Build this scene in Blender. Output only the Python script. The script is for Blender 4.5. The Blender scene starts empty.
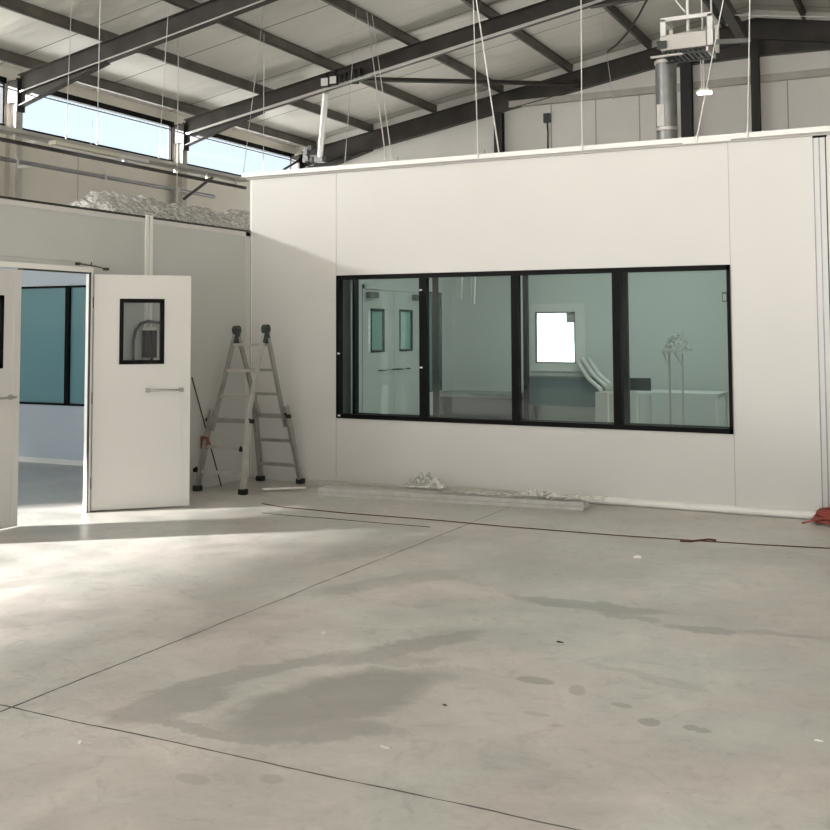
import bpy, math, random
from mathutils import Vector, Matrix, noise
random.seed(7)
C = bpy.context.scene.collection
sc = bpy.context.scene

# ------------------------------------------------------------------ camera
H = 1.6
F, PX, PY = 1103.59, 370.64, 261.85
YAW, TILT, ROLL = -.48415, .0616, -.0017
cy_, sy_ = math.cos(YAW), math.sin(YAW)
A = Matrix(((cy_, -sy_, 0), (0, 0, -1), (sy_, cy_, 0)))
ct, st = math.cos(TILT), math.sin(TILT)
T = Matrix(((1, 0, 0), (0, ct, st), (0, -st, ct)))
cr, sr = math.cos(ROLL), math.sin(ROLL)
Z = Matrix(((cr, -sr, 0), (sr, cr, 0), (0, 0, 1)))
RM = Z @ T @ A            # rows: right, down, forward in the world
RT = RM.transposed()
camd = bpy.data.cameras.new('camera')
cam = bpy.data.objects.new('camera', camd)
C.objects.link(cam)
m4 = Matrix.Identity(4)
for i in range(3):
    m4[i][0] = RM[0][i]; m4[i][1] = -RM[1][i]; m4[i][2] = -RM[2][i]
m4.translation = (0, 0, H)
cam.matrix_world = m4
camd.sensor_width = 36
camd.lens = F * 36 / 830
camd.shift_x = (415 - PX) / 830
camd.shift_y = -(415 - PY) / 830
camd.clip_end = 300
sc.camera = cam


def at(u, v, ax, val):
    """point of the photograph carried to a world plane (axis ax = val)"""
    d = RT @ Vector(((u - PX) / F, (v - PY) / F, 1))
    o = Vector((0, 0, H))
    return o + d * ((val - o[ax]) / d[ax])


def at_roof(u, v, off=0.22):
    d = RT @ Vector(((u - PX) / F, (v - PY) / F, 1))
    t = (6.34 + off + .178 * 15 - H) / (d[2] - .178 * d[0])
    return Vector((0, 0, H)) + d * t


# ------------------------------------------------------------------ materials
def mat(name, col, rough=.6, metal=0, spec=.5, bump=0, bscale=20, var=0, vscale=3, trans=0, alpha=1, emit=None, estr=0):
    m = bpy.data.materials.new(name); m.use_nodes = True
    nt = m.node_tree; b = nt.nodes['Principled BSDF']
    b.inputs['Base Color'].default_value = (*col, 1)
    b.inputs['Roughness'].default_value = rough
    b.inputs['Metallic'].default_value = metal
    b.inputs['Specular IOR Level'].default_value = spec
    b.inputs['Transmission Weight'].default_value = trans
    b.inputs['Alpha'].default_value = alpha
    if emit:
        b.inputs['Emission Color'].default_value = (*emit, 1)
        b.inputs['Emission Strength'].default_value = estr
    tc = nt.nodes.new('ShaderNodeTexCoord')
    if var:
        n = nt.nodes.new('ShaderNodeTexNoise'); n.inputs['Scale'].default_value = vscale; n.inputs['Detail'].default_value = 5
        nt.links.new(tc.outputs['Object'], n.inputs['Vector'])
        r = nt.nodes.new('ShaderNodeMapRange')
        r.inputs['To Min'].default_value = 1 - var; r.inputs['To Max'].default_value = 1 + var
        r.inputs['From Min'].default_value = .3; r.inputs['From Max'].default_value = .7
        nt.links.new(n.outputs['Fac'], r.inputs['Value'])
        mx = nt.nodes.new('ShaderNodeVectorMath'); mx.operation = 'SCALE'
        mx.inputs[0].default_value = col
        nt.links.new(r.outputs['Result'], mx.inputs['Scale'])
        nt.links.new(mx.outputs[0], b.inputs['Base Color'])
    if bump:
        n2 = nt.nodes.new('ShaderNodeTexNoise'); n2.inputs['Scale'].default_value = bscale; n2.inputs['Detail'].default_value = 4
        nt.links.new(tc.outputs['Object'], n2.inputs['Vector'])
        bp = nt.nodes.new('ShaderNodeBump'); bp.inputs['Strength'].default_value = bump; bp.inputs['Distance'].default_value = .05
        nt.links.new(n2.outputs['Fac'], bp.inputs['Height'])
        nt.links.new(bp.outputs['Normal'], b.inputs['Normal'])
    return m


def glassmat(name, tint, gloss_rough=.0, ior=1.45, haze=0.0, hazecol=(.6, .7, .66)):
    m = bpy.data.materials.new(name); m.use_nodes = True
    nt = m.node_tree; nt.nodes.clear()
    o = nt.nodes.new('ShaderNodeOutputMaterial')
    t = nt.nodes.new('ShaderNodeBsdfTransparent'); t.inputs['Color'].default_value = (*tint, 1)
    g = nt.nodes.new('ShaderNodeBsdfGlossy'); g.inputs['Roughness'].default_value = gloss_rough
    # Schlick reflectance, the same on both faces of the pane
    lw = nt.nodes.new('ShaderNodeLayerWeight'); lw.inputs['Blend'].default_value = .5
    pw = nt.nodes.new('ShaderNodeMath'); pw.operation = 'POWER'; pw.inputs[1].default_value = 5
    nt.links.new(lw.outputs['Facing'], pw.inputs[0])
    f = nt.nodes.new('ShaderNodeMath'); f.operation = 'MULTIPLY_ADD'; f.inputs[1].default_value = .95; f.inputs[2].default_value = ((ior - 1) / (ior + 1)) ** 2
    nt.links.new(pw.outputs[0], f.inputs[0])
    mx = nt.nodes.new('ShaderNodeMixShader')
    nt.links.new(f.outputs[0], mx.inputs[0]); nt.links.new(g.outputs[0], mx.inputs[2])
    src = t
    if haze:
        d = nt.nodes.new('ShaderNodeBsdfDiffuse'); d.inputs['Color'].default_value = (*hazecol, 1)
        m2 = nt.nodes.new('ShaderNodeMixShader'); m2.inputs[0].default_value = haze
        nt.links.new(t.outputs[0], m2.inputs[1]); nt.links.new(d.outputs[0], m2.inputs[2]); src = m2
    nt.links.new(src.outputs[0], mx.inputs[1])
    nt.links.new(mx.outputs[0], o.inputs[0])
    return m


M = {}
M['panel'] = mat('white_sandwich_panel', (.645, .63, .605), .42, var=.015, vscale=1.2)
M['panel_in'] = mat('white_inner_panel', (.68, .715, .69), .45, var=.03, vscale=.7)
M['trim'] = mat('white_aluminium_trim', (.84, .83, .79), .35)
M['post'] = mat('pale_grey_profile', (.60, .59, .58), .4, metal=.2)
M['seam'] = mat('panel_seam', (.42, .40, .38), .7)
M['shell'] = mat('building_panel', (.80, .78, .73), .5, var=.04, vscale=.8)
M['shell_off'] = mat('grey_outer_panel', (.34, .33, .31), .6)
M['shell_w'] = mat('eaves_panel', (.74, .70, .62), .5, var=.04, vscale=.8)
M['steel'] = mat('dark_painted_steel', (.052, .046, .040), .45, spec=.35, var=.25, vscale=2.5)
M['purlin'] = mat('grey_brown_purlin', (.12, .108, .09), .45, var=.25, vscale=2.5)
M['black_steel'] = mat('black_painted_steel', (.016, .014, .013), .5)
M['column'] = mat('pale_primed_column', (.52, .49, .44), .45, var=.1)
M['black'] = mat('black_anodised_frame', (.003, .003, .003), .5, spec=.12)
M['charcoal'] = mat('charcoal_inner_frame', (.035, .045, .045), .4)
M['inner_frame'] = mat('near_black_inner_frame', (.010, .014, .014), .5, spec=.15)
M['reveal'] = mat('grey_window_reveal', (.11, .12, .125), .5)
M['cab'] = mat('blue_grey_cabinet', (.16, .215, .225), .45)
M['alu'] = mat('brushed_aluminium', (.36, .35, .33), .38, metal=.6, var=.12, vscale=9)
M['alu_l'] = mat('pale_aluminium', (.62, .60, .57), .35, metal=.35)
M['alu_m'] = mat('worn_pale_aluminium', (.52, .50, .47), .4, metal=.35, var=.1, vscale=12)
M['galv'] = mat('galvanised_sheet', (.30, .30, .30), .4, metal=.7, var=.15, vscale=5)
M['rubber'] = mat('black_rubber', (.012, .012, .012), .7)
M['red'] = mat('red_cable', (.32, .065, .05), .5)
M['darkred'] = mat('dark_red_cord', (.09, .028, .022), .6)
M['wire'] = mat('pale_steel_wire', (.72, .71, .68), .4)
M['wire_d'] = mat('dull_wire', (.34, .34, .33), .5)
M['white'] = mat('white_paint', (.82, .81, .78), .4)
M['cream'] = mat('cream_lamp_body', (.80, .76, .64), .45)
M['card'] = mat('pale_cardboard', (.50, .47, .43), .7, var=.08)
M['cyan'] = glassmat('teal_glass', (.48, .74, .76), haze=.45, hazecol=(.36, .62, .68))  # diffuse haze in the glass stands for light from behind it
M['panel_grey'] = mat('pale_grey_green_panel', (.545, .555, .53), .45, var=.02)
M['panel_daylight'] = mat('daylight_tinted_panel', (.56, .62, .68), .45)  # blue daylight tint put into the colour of the far partition
M['pane_teal'] = glassmat('bright_teal_pane', (.6, .85, .8), haze=.5, hazecol=(.62, .92, .86))
M['glass'] = glassmat('green_tinted_glass', (.912, .95, .935), ior=1.36)
M['glass_c'] = glassmat('clear_glass', (.88, .90, .90), ior=1.2)
M['glass_sky'] = glassmat('window_glass', (.96, .98, 1.0))
M['led'] = mat('lit_lamp', (1, 1, 1), .5, emit=(1, .95, .85), estr=7)
M['oxide'] = mat('red_oxide', (.2, .07, .045), .6)


def filmmat(lo=.25, hi=.9):
    m = bpy.data.materials.new('crumpled_plastic_film'); m.use_nodes = True
    nt = m.node_tree; nt.nodes.clear()
    o = nt.nodes.new('ShaderNodeOutputMaterial')
    t = nt.nodes.new('ShaderNodeBsdfTransparent'); t.inputs[0].default_value = (.93, .93, .91, 1)
    d = nt.nodes.new('ShaderNodeBsdfPrincipled'); d.inputs['Base Color'].default_value = (.82, .81, .78, 1)
    d.inputs['Roughness'].default_value = .22
    tc = nt.nodes.new('ShaderNodeTexCoord')
    n = nt.nodes.new('ShaderNodeTexNoise'); n.inputs['Scale'].default_value = 9; n.inputs['Detail'].default_value = 6
    n.inputs['Distortion'].default_value = 1.5
    nt.links.new(tc.outputs['Object'], n.inputs['Vector'])
    b = nt.nodes.new('ShaderNodeBump'); b.inputs['Strength'].default_value = 1; b.inputs['Distance'].default_value = .08
    nt.links.new(n.outputs['Fac'], b.inputs['Height']); nt.links.new(b.outputs[0], d.inputs['Normal'])
    r = nt.nodes.new('ShaderNodeMapRange'); r.inputs['From Min'].default_value = .42; r.inputs['From Max'].default_value = .56
    r.inputs['To Min'].default_value = lo; r.inputs['To Max'].default_value = hi
    nt.links.new(n.outputs['Fac'], r.inputs['Value'])
    x = nt.nodes.new('ShaderNodeMixShader')
    nt.links.new(r.outputs[0], x.inputs[0]); nt.links.new(t.outputs[0], x.inputs[1]); nt.links.new(d.outputs[0], x.inputs[2])
    nt.links.new(x.outputs[0], o.inputs[0])
    return m


M['film'] = filmmat()
M['film_thin'] = filmmat(.05, .55)


def roofmat():
    """foil-faced insulation: seams across the slope every 1.25 m and long soft waves"""
    m = mat('roof_insulation_foil', (.66, .625, .545), .62, spec=.35)
    nt = m.node_tree; b = nt.nodes['Principled BSDF']
    tc = nt.nodes.new('ShaderNodeTexCoord'); sp = nt.nodes.new('ShaderNodeSeparateXYZ')
    nt.links.new(tc.outputs['Object'], sp.inputs[0])

    def seam(period, off, w):
        a = nt.nodes.new('ShaderNodeMath'); a.operation = 'ADD'; a.inputs[1].default_value = off
        nt.links.new(sp.outputs['Y'], a.inputs[0])
        mo = nt.nodes.new('ShaderNodeMath'); mo.operation = 'PINGPONG'; mo.inputs[1].default_value = period / 2
        nt.links.new(a.outputs[0], mo.inputs[0])
        lt = nt.nodes.new('ShaderNodeMath'); lt.operation = 'LESS_THAN'; lt.inputs[1].default_value = w
        nt.links.new(mo.outputs[0], lt.inputs[0]); return lt
    s1 = seam(2.5, 0.42, .012)
    s2 = seam(2.5, 1.35, .006)
    mu = nt.nodes.new('ShaderNodeMath'); mu.operation = 'MULTIPLY'; mu.inputs[1].default_value = .35
    nt.links.new(s2.outputs[0], mu.inputs[0])
    mxx = nt.nodes.new('ShaderNodeMath'); mxx.operation = 'MAXIMUM'
    nt.links.new(s1.outputs[0], mxx.inputs[0]); nt.links.new(mu.outputs[0], mxx.inputs[1])
    n = nt.nodes.new('ShaderNodeTexNoise'); n.inputs['Scale'].default_value = 1.0; n.inputs['Detail'].default_value = 3
    mp = nt.nodes.new('ShaderNodeMapping'); mp.inputs['Scale'].default_value = (.5, 1.3, 1)
    nt.links.new(tc.outputs['Object'], mp.inputs[0]); nt.links.new(mp.outputs[0], n.inputs['Vector'])
    cr_ = nt.nodes.new('ShaderNodeMix'); cr_.data_type = 'RGBA'
    cr_.inputs[6].default_value = (.80, .775, .71, 1); cr_.inputs[7].default_value = (.90, .875, .81, 1)
    nt.links.new(n.outputs['Fac'], cr_.inputs[0])
    c2 = nt.nodes.new('ShaderNodeMix'); c2.data_type = 'RGBA'; c2.inputs[7].default_value = (.06, .05, .045, 1)
    nt.links.new(mxx.outputs[0], c2.inputs[0]); nt.links.new(cr_.outputs[2], c2.inputs[6])
    nt.links.new(c2.outputs[2], b.inputs['Base Color'])
    bp = nt.nodes.new('ShaderNodeBump'); bp.inputs['Strength'].default_value = .6; bp.inputs['Distance'].default_value = .2
    nt.links.new(n.outputs['Fac'], bp.inputs['Height']); nt.links.new(bp.outputs[0], b.inputs['Normal'])
    return m


M['roof'] = roofmat()

STAINS = [  # x, y, rx, ry, angle, strength : damp patches and old spots on the concrete
    (-2.42, 4.28, .62, .26, 68, .85), (-2.30, 3.90, .30, .16, 30, .7), (-3.02, 3.90, .30, .15, 75, .6), (-2.68, 3.70, .40, .055, 0, .55),
    (-2.92, 4.45, .60, .10, 62, .6), (-2.45, 5.15, .55, .11, 66, .6), (-2.50, 4.85, .32, .08, 30, .4),
    (-1.92, 6.36, .48, .10, 0, .75), (-1.64, 6.22, .20, .07, -20, .6), (-1.22, 6.14, .22, .09, 10, .8), (-.86, 6.24, .20, .04, 8, .6),
    (-1.74, 4.91, .09, .05, 0, .8), (-1.52, 4.87, .04, .07, 20, .55), (-1.30, 4.76, .05, .03, 0, .7), (-1.14, 4.61, .045, .05, 0, .8),
    (-.98, 4.63, .03, .03, 0, .8), (-.93, 4.62, .03, .03, 0, .8), (-1.59, 4.49, .06, .025, 0, .45), (-1.47, 4.40, .03, .02, 0, .5),
    (-2.20, 3.42, .05, .04, 0, .5), (-2.45, 3.28, .07, .04, 0, .4), (-5.3, 5.2, .9, .12, 60, .3), (-4.6, 4.6, .6, .15, 50, .35),
    (-3.7, 7.3, .9, .12, 70, .25), (-.7, 3.4, .5, .12, 10, .3), (-3.2, 6.4, .7, .14, 60, .28), (-1.3, 5.2, .35, .04, -20, .3)]


def floormat():
    m = bpy.data.materials.new('polished_concrete'); m.use_nodes = True
    nt = m.node_tree; b = nt.nodes['Principled BSDF']; L = nt.links.new
    tc = nt.nodes.new('ShaderNodeTexCoord')

    def N(t, **k):
        n = nt.nodes.new(t)
        for a, v in k.items(): setattr(n, a, v)
        return n

    def math_(op, a, bb=None, c=None, clamp=False):
        n = N('ShaderNodeMath', operation=op, use_clamp=clamp)
        for i, v in enumerate((a, bb, c)):
            if v is None: continue
            if isinstance(v, (int, float)): n.inputs[i].default_value = v
            else: L(v, n.inputs[i])
        return n.outputs[0]

    def noise_(scale, detail=4, dist=0, vec=None, rough=.5):
        n = N('ShaderNodeTexNoise'); n.inputs['Scale'].default_value = scale; n.inputs['Detail'].default_value = detail
        n.inputs['Distortion'].default_value = dist; n.inputs['Roughness'].default_value = rough
        L(vec or tc.outputs['Object'], n.inputs['Vector']); return n
    warp = noise_(3.2, 9, .6, rough=.68)
    sub = N('ShaderNodeVectorMath', operation='SUBTRACT'); sub.inputs[1].default_value = (.5, .5, .5); L(warp.outputs['Color'], sub.inputs[0])
    scl = N('ShaderNodeVectorMath', operation='SCALE'); scl.inputs['Scale'].default_value = .34; L(sub.outputs[0], scl.inputs[0])
    add = N('ShaderNodeVectorMath', operation='ADD'); L(tc.outputs['Object'], add.inputs[0]); L(scl.outputs[0], add.inputs[1])
    sp = N('ShaderNodeSeparateXYZ'); L(add.outputs[0], sp.inputs[0])
    tot = None
    for (x, y, rx, ry, an, s) in STAINS:
        ca, sa = math.cos(math.radians(an)), math.sin(math.radians(an))
        # small marks keep their place: the warp is weaker for them
        k = 1 if max(rx, ry) > .13 else 0
        if k: X, Y = sp.outputs['X'], sp.outputs['Y']
        else:
            if 's2' not in locals():
                s_ = N('ShaderNodeVectorMath', operation='SCALE'); s_.inputs['Scale'].default_value = .07; L(sub.outputs[0], s_.inputs[0])
                a_ = N('ShaderNodeVectorMath', operation='ADD'); L(tc.outputs['Object'], a_.inputs[0]); L(s_.outputs[0], a_.inputs[1])
                s2 = N('ShaderNodeSeparateXYZ'); L(a_.outputs[0], s2.inputs[0])
            X, Y = s2.outputs['X'], s2.outputs['Y']
        dx = math_('SUBTRACT', X, x); dy = math_('SUBTRACT', Y, y)
        u = math_('ADD', math_('MULTIPLY', dx, ca / rx), math_('MULTIPLY', dy, sa / rx))
        v = math_('ADD', math_('MULTIPLY', dx, -sa / ry), math_('MULTIPLY', dy, ca / ry))
        r2 = math_('ADD', math_('MULTIPLY', u, u), math_('MULTIPLY', v, v))
        e = math_('MULTIPLY', math_('SUBTRACT', 1.25, r2, clamp=True), s * (1.6 if k else 2.0))
        e = math_('MINIMUM', e, s)
        tot = e if tot is None else math_('MAXIMUM', tot, e)
    big = noise_(.55, 6, .5, rough=.6)
    mid = noise_(2.3, 8, .9, rough=.65)
    fine = noise_(38, 4)
    col = N('ShaderNodeValToRGB'); cr_ = col.color_ramp
    cr_.elements[0].position = .36; cr_.elements[0].color = (.345, .338, .322, 1)
    cr_.elements[1].position = .63; cr_.elements[1].color = (.60, .583, .555, 1)
    f = math_('ADD', math_('MULTIPLY', big.outputs['Fac'], .52), math_('ADD', math_('MULTIPLY', mid.outputs['Fac'], .40), math_('MULTIPLY', fine.outputs['Fac'], .08)))
    L(f, col.inputs[0])
    hn = noise_(1.1, 4, .8); hr = N('ShaderNodeValToRGB'); hr.color_ramp.elements[0].position = .35; hr.color_ramp.elements[0].color = (1.04, .985, .97, 1)
    hr.color_ramp.elements[1].position = .65; hr.color_ramp.elements[1].color = (.965, 1.0, .975, 1); L(hn.outputs['Fac'], hr.inputs[0])
    sc1 = noise_(5.5, 9, 1.6, rough=.7); sr = N('ShaderNodeMapRange'); sr.inputs['From Min'].default_value = .52; sr.inputs['From Max'].default_value = .68; sr.inputs['To Min'].default_value = 1.0; sr.inputs['To Max'].default_value = .82
    L(sc1.outputs['Fac'], sr.inputs['Value'])
    hm = N('ShaderNodeMix', data_type='RGBA', blend_type='MULTIPLY'); hm.inputs[0].default_value = 1; L(col.outputs[0], hm.inputs[6]); L(hr.outputs[0], hm.inputs[7])
    hs = N('ShaderNodeVectorMath', operation='SCALE'); L(hm.outputs[2], hs.inputs[0]); L(sr.outputs[0], hs.inputs['Scale'])
    mx = N('ShaderNodeMix', data_type='RGBA'); mx.inputs[7].default_value = (.225, .218, .20, 1)
    L(math_('MULTIPLY', tot, .80), mx.inputs[0]); L(hs.outputs[0], mx.inputs[6])
    # saw-cut joints: x = -3.59 and y = 3.535, one bay 5.6 m
    so = N('ShaderNodeSeparateXYZ')
    w2 = noise_(1.3, 3); w2s = N('ShaderNodeVectorMath', operation='SCALE'); w2s.inputs['Scale'].default_value = .05
    w2a = N('ShaderNodeVectorMath', operation='SUBTRACT'); w2a.inputs[1].default_value = (.5, .5, .5); L(w2.outputs['Color'], w2a.inputs[0]); L(w2a.outputs[0], w2s.inputs[0])
    w2b = N('ShaderNodeVectorMath', operation='ADD'); L(tc.outputs['Object'], w2b.inputs[0]); L(w2s.outputs[0], w2b.inputs[1]); L(w2b.outputs[0], so.inputs[0])
    jn = noise_(6, 3)
    jx = math_('LESS_THAN', math_('PINGPONG', math_('ADD', so.outputs['X'], 3.59), 6.2), math_('MULTIPLY', jn.outputs['Fac'], .011))
    jy = math_('LESS_THAN', math_('PINGPONG', math_('SUBTRACT', so.outputs['Y'], 3.535), 6.2), math_('MULTIPLY', jn.outputs['Fac'], .010))
    j = math_('MAXIMUM', jx, jy)
    mj = N('ShaderNodeMix', data_type='RGBA'); mj.inputs[7].default_value = (.05, .042, .036, 1)
    L(j, mj.inputs[0]); L(mx.outputs[2], mj.inputs[6]); L(mj.outputs[2], b.inputs['Base Color'])
    rr = N('ShaderNodeMapRange'); rr.inputs['From Min'].default_value = .35; rr.inputs['From Max'].default_value = .65
    rr.inputs['To Min'].default_value = .30; rr.inputs['To Max'].default_value = .46
    L(mid.outputs['Fac'], rr.inputs['Value']); L(rr.outputs[0], b.inputs['Roughness'])
    b.inputs['Specular IOR Level'].default_value = .45
    bp = N('ShaderNodeBump'); bp.inputs['Strength'].default_value = .05; bp.inputs['Distance'].default_value = .02
    L(mid.outputs['Fac'], bp.inputs['Height']); L(bp.outputs[0], b.inputs['Normal'])
    return m


M['floor'] = floormat()


# ------------------------------------------------------------------ mesh helpers
class MB:
    def __init__(s): s.v = []; s.f = []; s.mi = []; s.mats = []; s.sm = []

    def _m(s, m):
        if m not in s.mats: s.mats.append(m)
        return s.mats.index(m)

    def add(s, vs, fs, m=None, smooth=False):
        k = len(s.v); s.v += [tuple(p) for p in vs]
        i = s._m(m)
        for f in fs: s.f.append([a + k for a in f]); s.mi.append(i); s.sm.append(smooth)

    def box(s, a, b, m=None, M4=None, bev=0):
        x0, y0, z0 = [min(p, q) for p, q in zip(a, b)]; x1, y1, z1 = [max(p, q) for p, q in zip(a, b)]
        vs = [Vector(p) for p in ((x0, y0, z0), (x1, y0, z0), (x1, y1, z0), (x0, y1, z0), (x0, y0, z1), (x1, y0, z1), (x1, y1, z1), (x0, y1, z1))]
        if M4 is not None: vs = [M4 @ p for p in vs]
        s.add(vs, [(0, 3, 2, 1), (4, 5, 6, 7), (0, 1, 5, 4), (1, 2, 6, 5), (2, 3, 7, 6), (3, 0, 4, 7)], m)
        return s

    def prism(s, poly, axis, a, b, m=None, M4=None):
        """poly: list of 2D points in the plane of the other two axes, extruded along axis from a to b"""
        def P(p, t):
            q = [0, 0, 0]; o = [i for i in range(3) if i != axis]
            q[o[0]] = p[0]; q[o[1]] = p[1]; q[axis] = t; return Vector(q)
        n = len(poly)
        vs = [P(p, a) for p in poly] + [P(p, b) for p in poly]
        if M4 is not None: vs = [M4 @ p for p in vs]
        s.add(vs, [list(range(n))[::-1], list(range(n, 2 * n))] + [(i, (i + 1) % n, n + (i + 1) % n, n + i) for i in range(n)], m)
        return s

    def bar(s, p, q, w, h, m=None, up=(0, 0, 1)):
        p, q = Vector(p), Vector(q); d = (q - p).normalized()
        up = Vector(up)
        if abs(d.dot(up)) > .98: up = Vector((0, 1, 0))
        r = d.cross(up).normalized(); u = r.cross(d)
        vs = [t + r * a * w / 2 + u * b * h / 2 for t in (p, q) for a, b in ((-1, -1), (1, -1), (1, 1), (-1, 1))]
        s.add(vs, [(0, 1, 2, 3), (7, 6, 5, 4), (0, 4, 5, 1), (1, 5, 6, 2), (2, 6, 7, 3), (3, 7, 4, 0)], m)
        return s

    def tube(s, pts, r, m=None, n=10, caps=True):
        pts = [Vector(p) for p in pts]; rings = []
        rs = r if isinstance(r, (list, tuple)) else [r] * len(pts)
        up = Vector((0, 0, 1)); k = len(s.v); vs = []
        d0 = (pts[1] - pts[0]).normalized()
        if abs(d0.dot(up)) > .95: up = Vector((1, 0, 0))
        a = d0.cross(up).normalized()
        for i, p in enumerate(pts):
            d = ((pts[min(i + 1, len(pts) - 1)] - p).normalized() + (p - pts[max(i - 1, 0)]).normalized())
            d = d.normalized() if d.length > 1e-6 else d0
            a = (a - d * a.dot(d)).normalized(); b = d.cross(a)
            for j in range(n):
                t = 2 * math.pi * j / n
                vs.append(p + (a * math.cos(t) + b * math.sin(t)) * rs[i])
        fs = []
        for i in range(len(pts) - 1):
            for j in range(n):
                fs.append((i * n + j, i * n + (j + 1) % n, (i + 1) * n + (j + 1) % n, (i + 1) * n + j))
        s.add(vs, fs, m, True)
        if caps:
            s.add(vs[:n], [list(range(n))[::-1]], m); s.add(vs[-n:], [list(range(n))], m)
        return s

    def build(s, name, m=None, parent=None, loc=None):
        me = bpy.data.meshes.new(name)
        v = s.v
        if loc is not None: v = [(p[0] - loc[0], p[1] - loc[1], p[2] - loc[2]) for p in v]
        me.from_pydata(v, [], s.f)
        ms = [x if x is not None else m for x in s.mats]
        for x in ms: me.materials.append(x)
        for i, p in enumerate(me.polygons): p.material_index = s.mi[i]; p.use_smooth = s.sm[i]
        me.update()
        o = bpy.data.objects.new(name, me); C.objects.link(o)
        if parent is not None:
            o.parent = parent
            # children are given in world coordinates of an unrotated parent
            if loc is None: o.location = (-parent.location[0], -parent.location[1], -parent.location[2])
            else: o.location = Vector(loc) - parent.location
        elif loc is not None: o.location = loc
        return o


def tag(o, label, cat, group=None, kind=None):
    if label: o['label'] = label
    if cat: o['category'] = cat
    if group: o['group'] = group
    if kind: o['kind'] = kind
    return o


def thing(name, loc, label, cat, group=None):
    o = bpy.data.objects.new(name, None); C.objects.link(o); o.location = loc; o.empty_display_size = .1
    return tag(o, label, cat, group)


def struct(o, label=None):
    o['kind'] = 'structure'
    if label: o['label'] = label
    return o


def bevel(o, w=.004, seg=2):
    b = o.modifiers.new('bevel', 'BEVEL'); b.width = w; b.segments = seg; b.limit_method = 'ANGLE'; return o


# ------------------------------------------------------------------ building shell
XL, YB = -6.79, 10.08          # left partition plane, front partition plane
XW, XE, YS, YN = -15.4, 7.8, -9.0, 25.1
XR = -3.6                      # ridge


def roofz(x): return 6.34 + .178 * ((x if x <= XR else 2 * XR - x) + 15)


struct(MB().box((XW - .2, YS - .2, -.15), (XE + .2, YN + .2, 0)).build('floor', M['floor']))
RO = .22
b = MB()
for (xa, xb) in ((XW - .3, XR), (XR, XE + .3)):
    b.prism([(xa, roofz(xa) + RO), (xb, roofz(xb) + RO), (xb, roofz(xb) + RO + .1), (xa, roofz(xa) + RO + .1)], 1, YS - .3, YN + .3)
struct(b.build('ceiling', M['roof']))
# left (eaves) wall: opening to the yard beside the left room, strip of windows under the eaves
b = MB()
b.box((XW - .15, YS, 3.55), (XW, YN, 5.4)).box((XW - .15, -.9, 3.22), (XW, YN, 3.55)).box((XW - .15, YS, 5.4), (XW, 9.87, 6.28)).box((XW - .15, .8, 0), (XW, YN, 3.22)).box((XW - .15, YS, 6.28), (XW, YN, 6.56))
for yy in (3.3, 6.7, 10.1, 13.4, 16.69, 20.1, 23.3): b.box((XW - .002, yy, 0 if yy > 1 else 3.2), (XW + .002, yy + .02, 5.4), M['seam'])
struct(b.build('wall_left', M['shell_w']))
# strip windows, one per bay
ys = [YS, -5.1, -.1, 4.9, 9.87, 14.85, 19.83, 25.0]
for i in range(4, 7):
    a, c = ys[i] + .1, ys[i + 1] - .1
    f = MB()
    f.box((XW - .10, a, 6.17), (XW + .03, c, 6.28)).box((XW - .10, a, 5.37), (XW + .02, c, 5.41))
    f.box((XW - .10, a, 6.11), (XW - .06, c, 6.13)).box((XW - .1, a, 5.41), (XW - .02, a + .04, 6.17)).box((XW - .1, c - .04, 5.41), (XW - .02, c, 6.17))
    w = struct(f.build('window_%d' % (i - 3), M['black']))
    MB().box((XW - .085, a, 5.4), (XW - .08, c, 6.18)).build('glass_pane', M['glass_sky'], w)
f = MB().box((XW, -8.6, 6.14), (XW + .03, 5.6, 6.24)).box((XW, -8.6, 5.2), (XW + .03, 5.6, 5.3)).box((XW, -8.6, 5.2), (XW + .03, -8.5, 6.24)).box((XW, 5.5, 5.2), (XW + .03, 5.6, 6.24))
w = struct(f.build('window_9', M['black']))
MB().box((XW, -8.5, 5.3), (XW + .012, 5.5, 6.14)).build('opaque_pane', M['white'], w)  # frame and opaque pane added on solid wall, backing the strip lamp
b = MB()
for i in range(5, 7): b.box((XW - .14, ys[i] - .1, 5.4), (XW - .01, ys[i] + .1, 6.28))
struct(b.build('trim_1', M['shell_w']))
# right wall, rear wall with a wide doorway, back (gable) wall with a low opening
struct(MB().box((XE, YS, 0), (XE + .15, YN, 6.63)).build('wall_right', M['shell_off']))
b = MB(); top = roofz(XR) + .27
b.prism([(XW, 5.2), (XE, 5.2), (XE, roofz(XE) + .27), (XR, top), (XW, roofz(XW) + .27)], 1, YS - .15, YS)
b.box((XW, YS - .15, 0), (-4.8, YS, 5.2)).box((5.2, YS - .15, 0), (XE, YS, 5.2))
struct(b.build('wall_rear', M['shell_off']))
b = MB()
b.prism([(XW, 2.6), (XE, 2.6), (XE, roofz(XE) + .27), (XR, top), (XW, roofz(XW) + .27)], 1, YN - .1, YN)
b.box((XW, YN - .1, 0), (-10.4, YN, 2.6)).box((-6.6, YN - .1, 0), (XE, YN, 2.6)).box((-10.4, YN - .1, 0), (-6.6, YN, .6))
for xx in (-12.37, -10.0, -8.3, -7.22, -6.2, -3.0, -1.9, .2): b.box((xx, YN - .104, 0 if xx > -6 or xx < -11 else 2.6), (xx + .025, YN - .1, 7.0 if xx > -9 else 6.0), M['seam'])
struct(b.build('wall_back', M['shell']))

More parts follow.
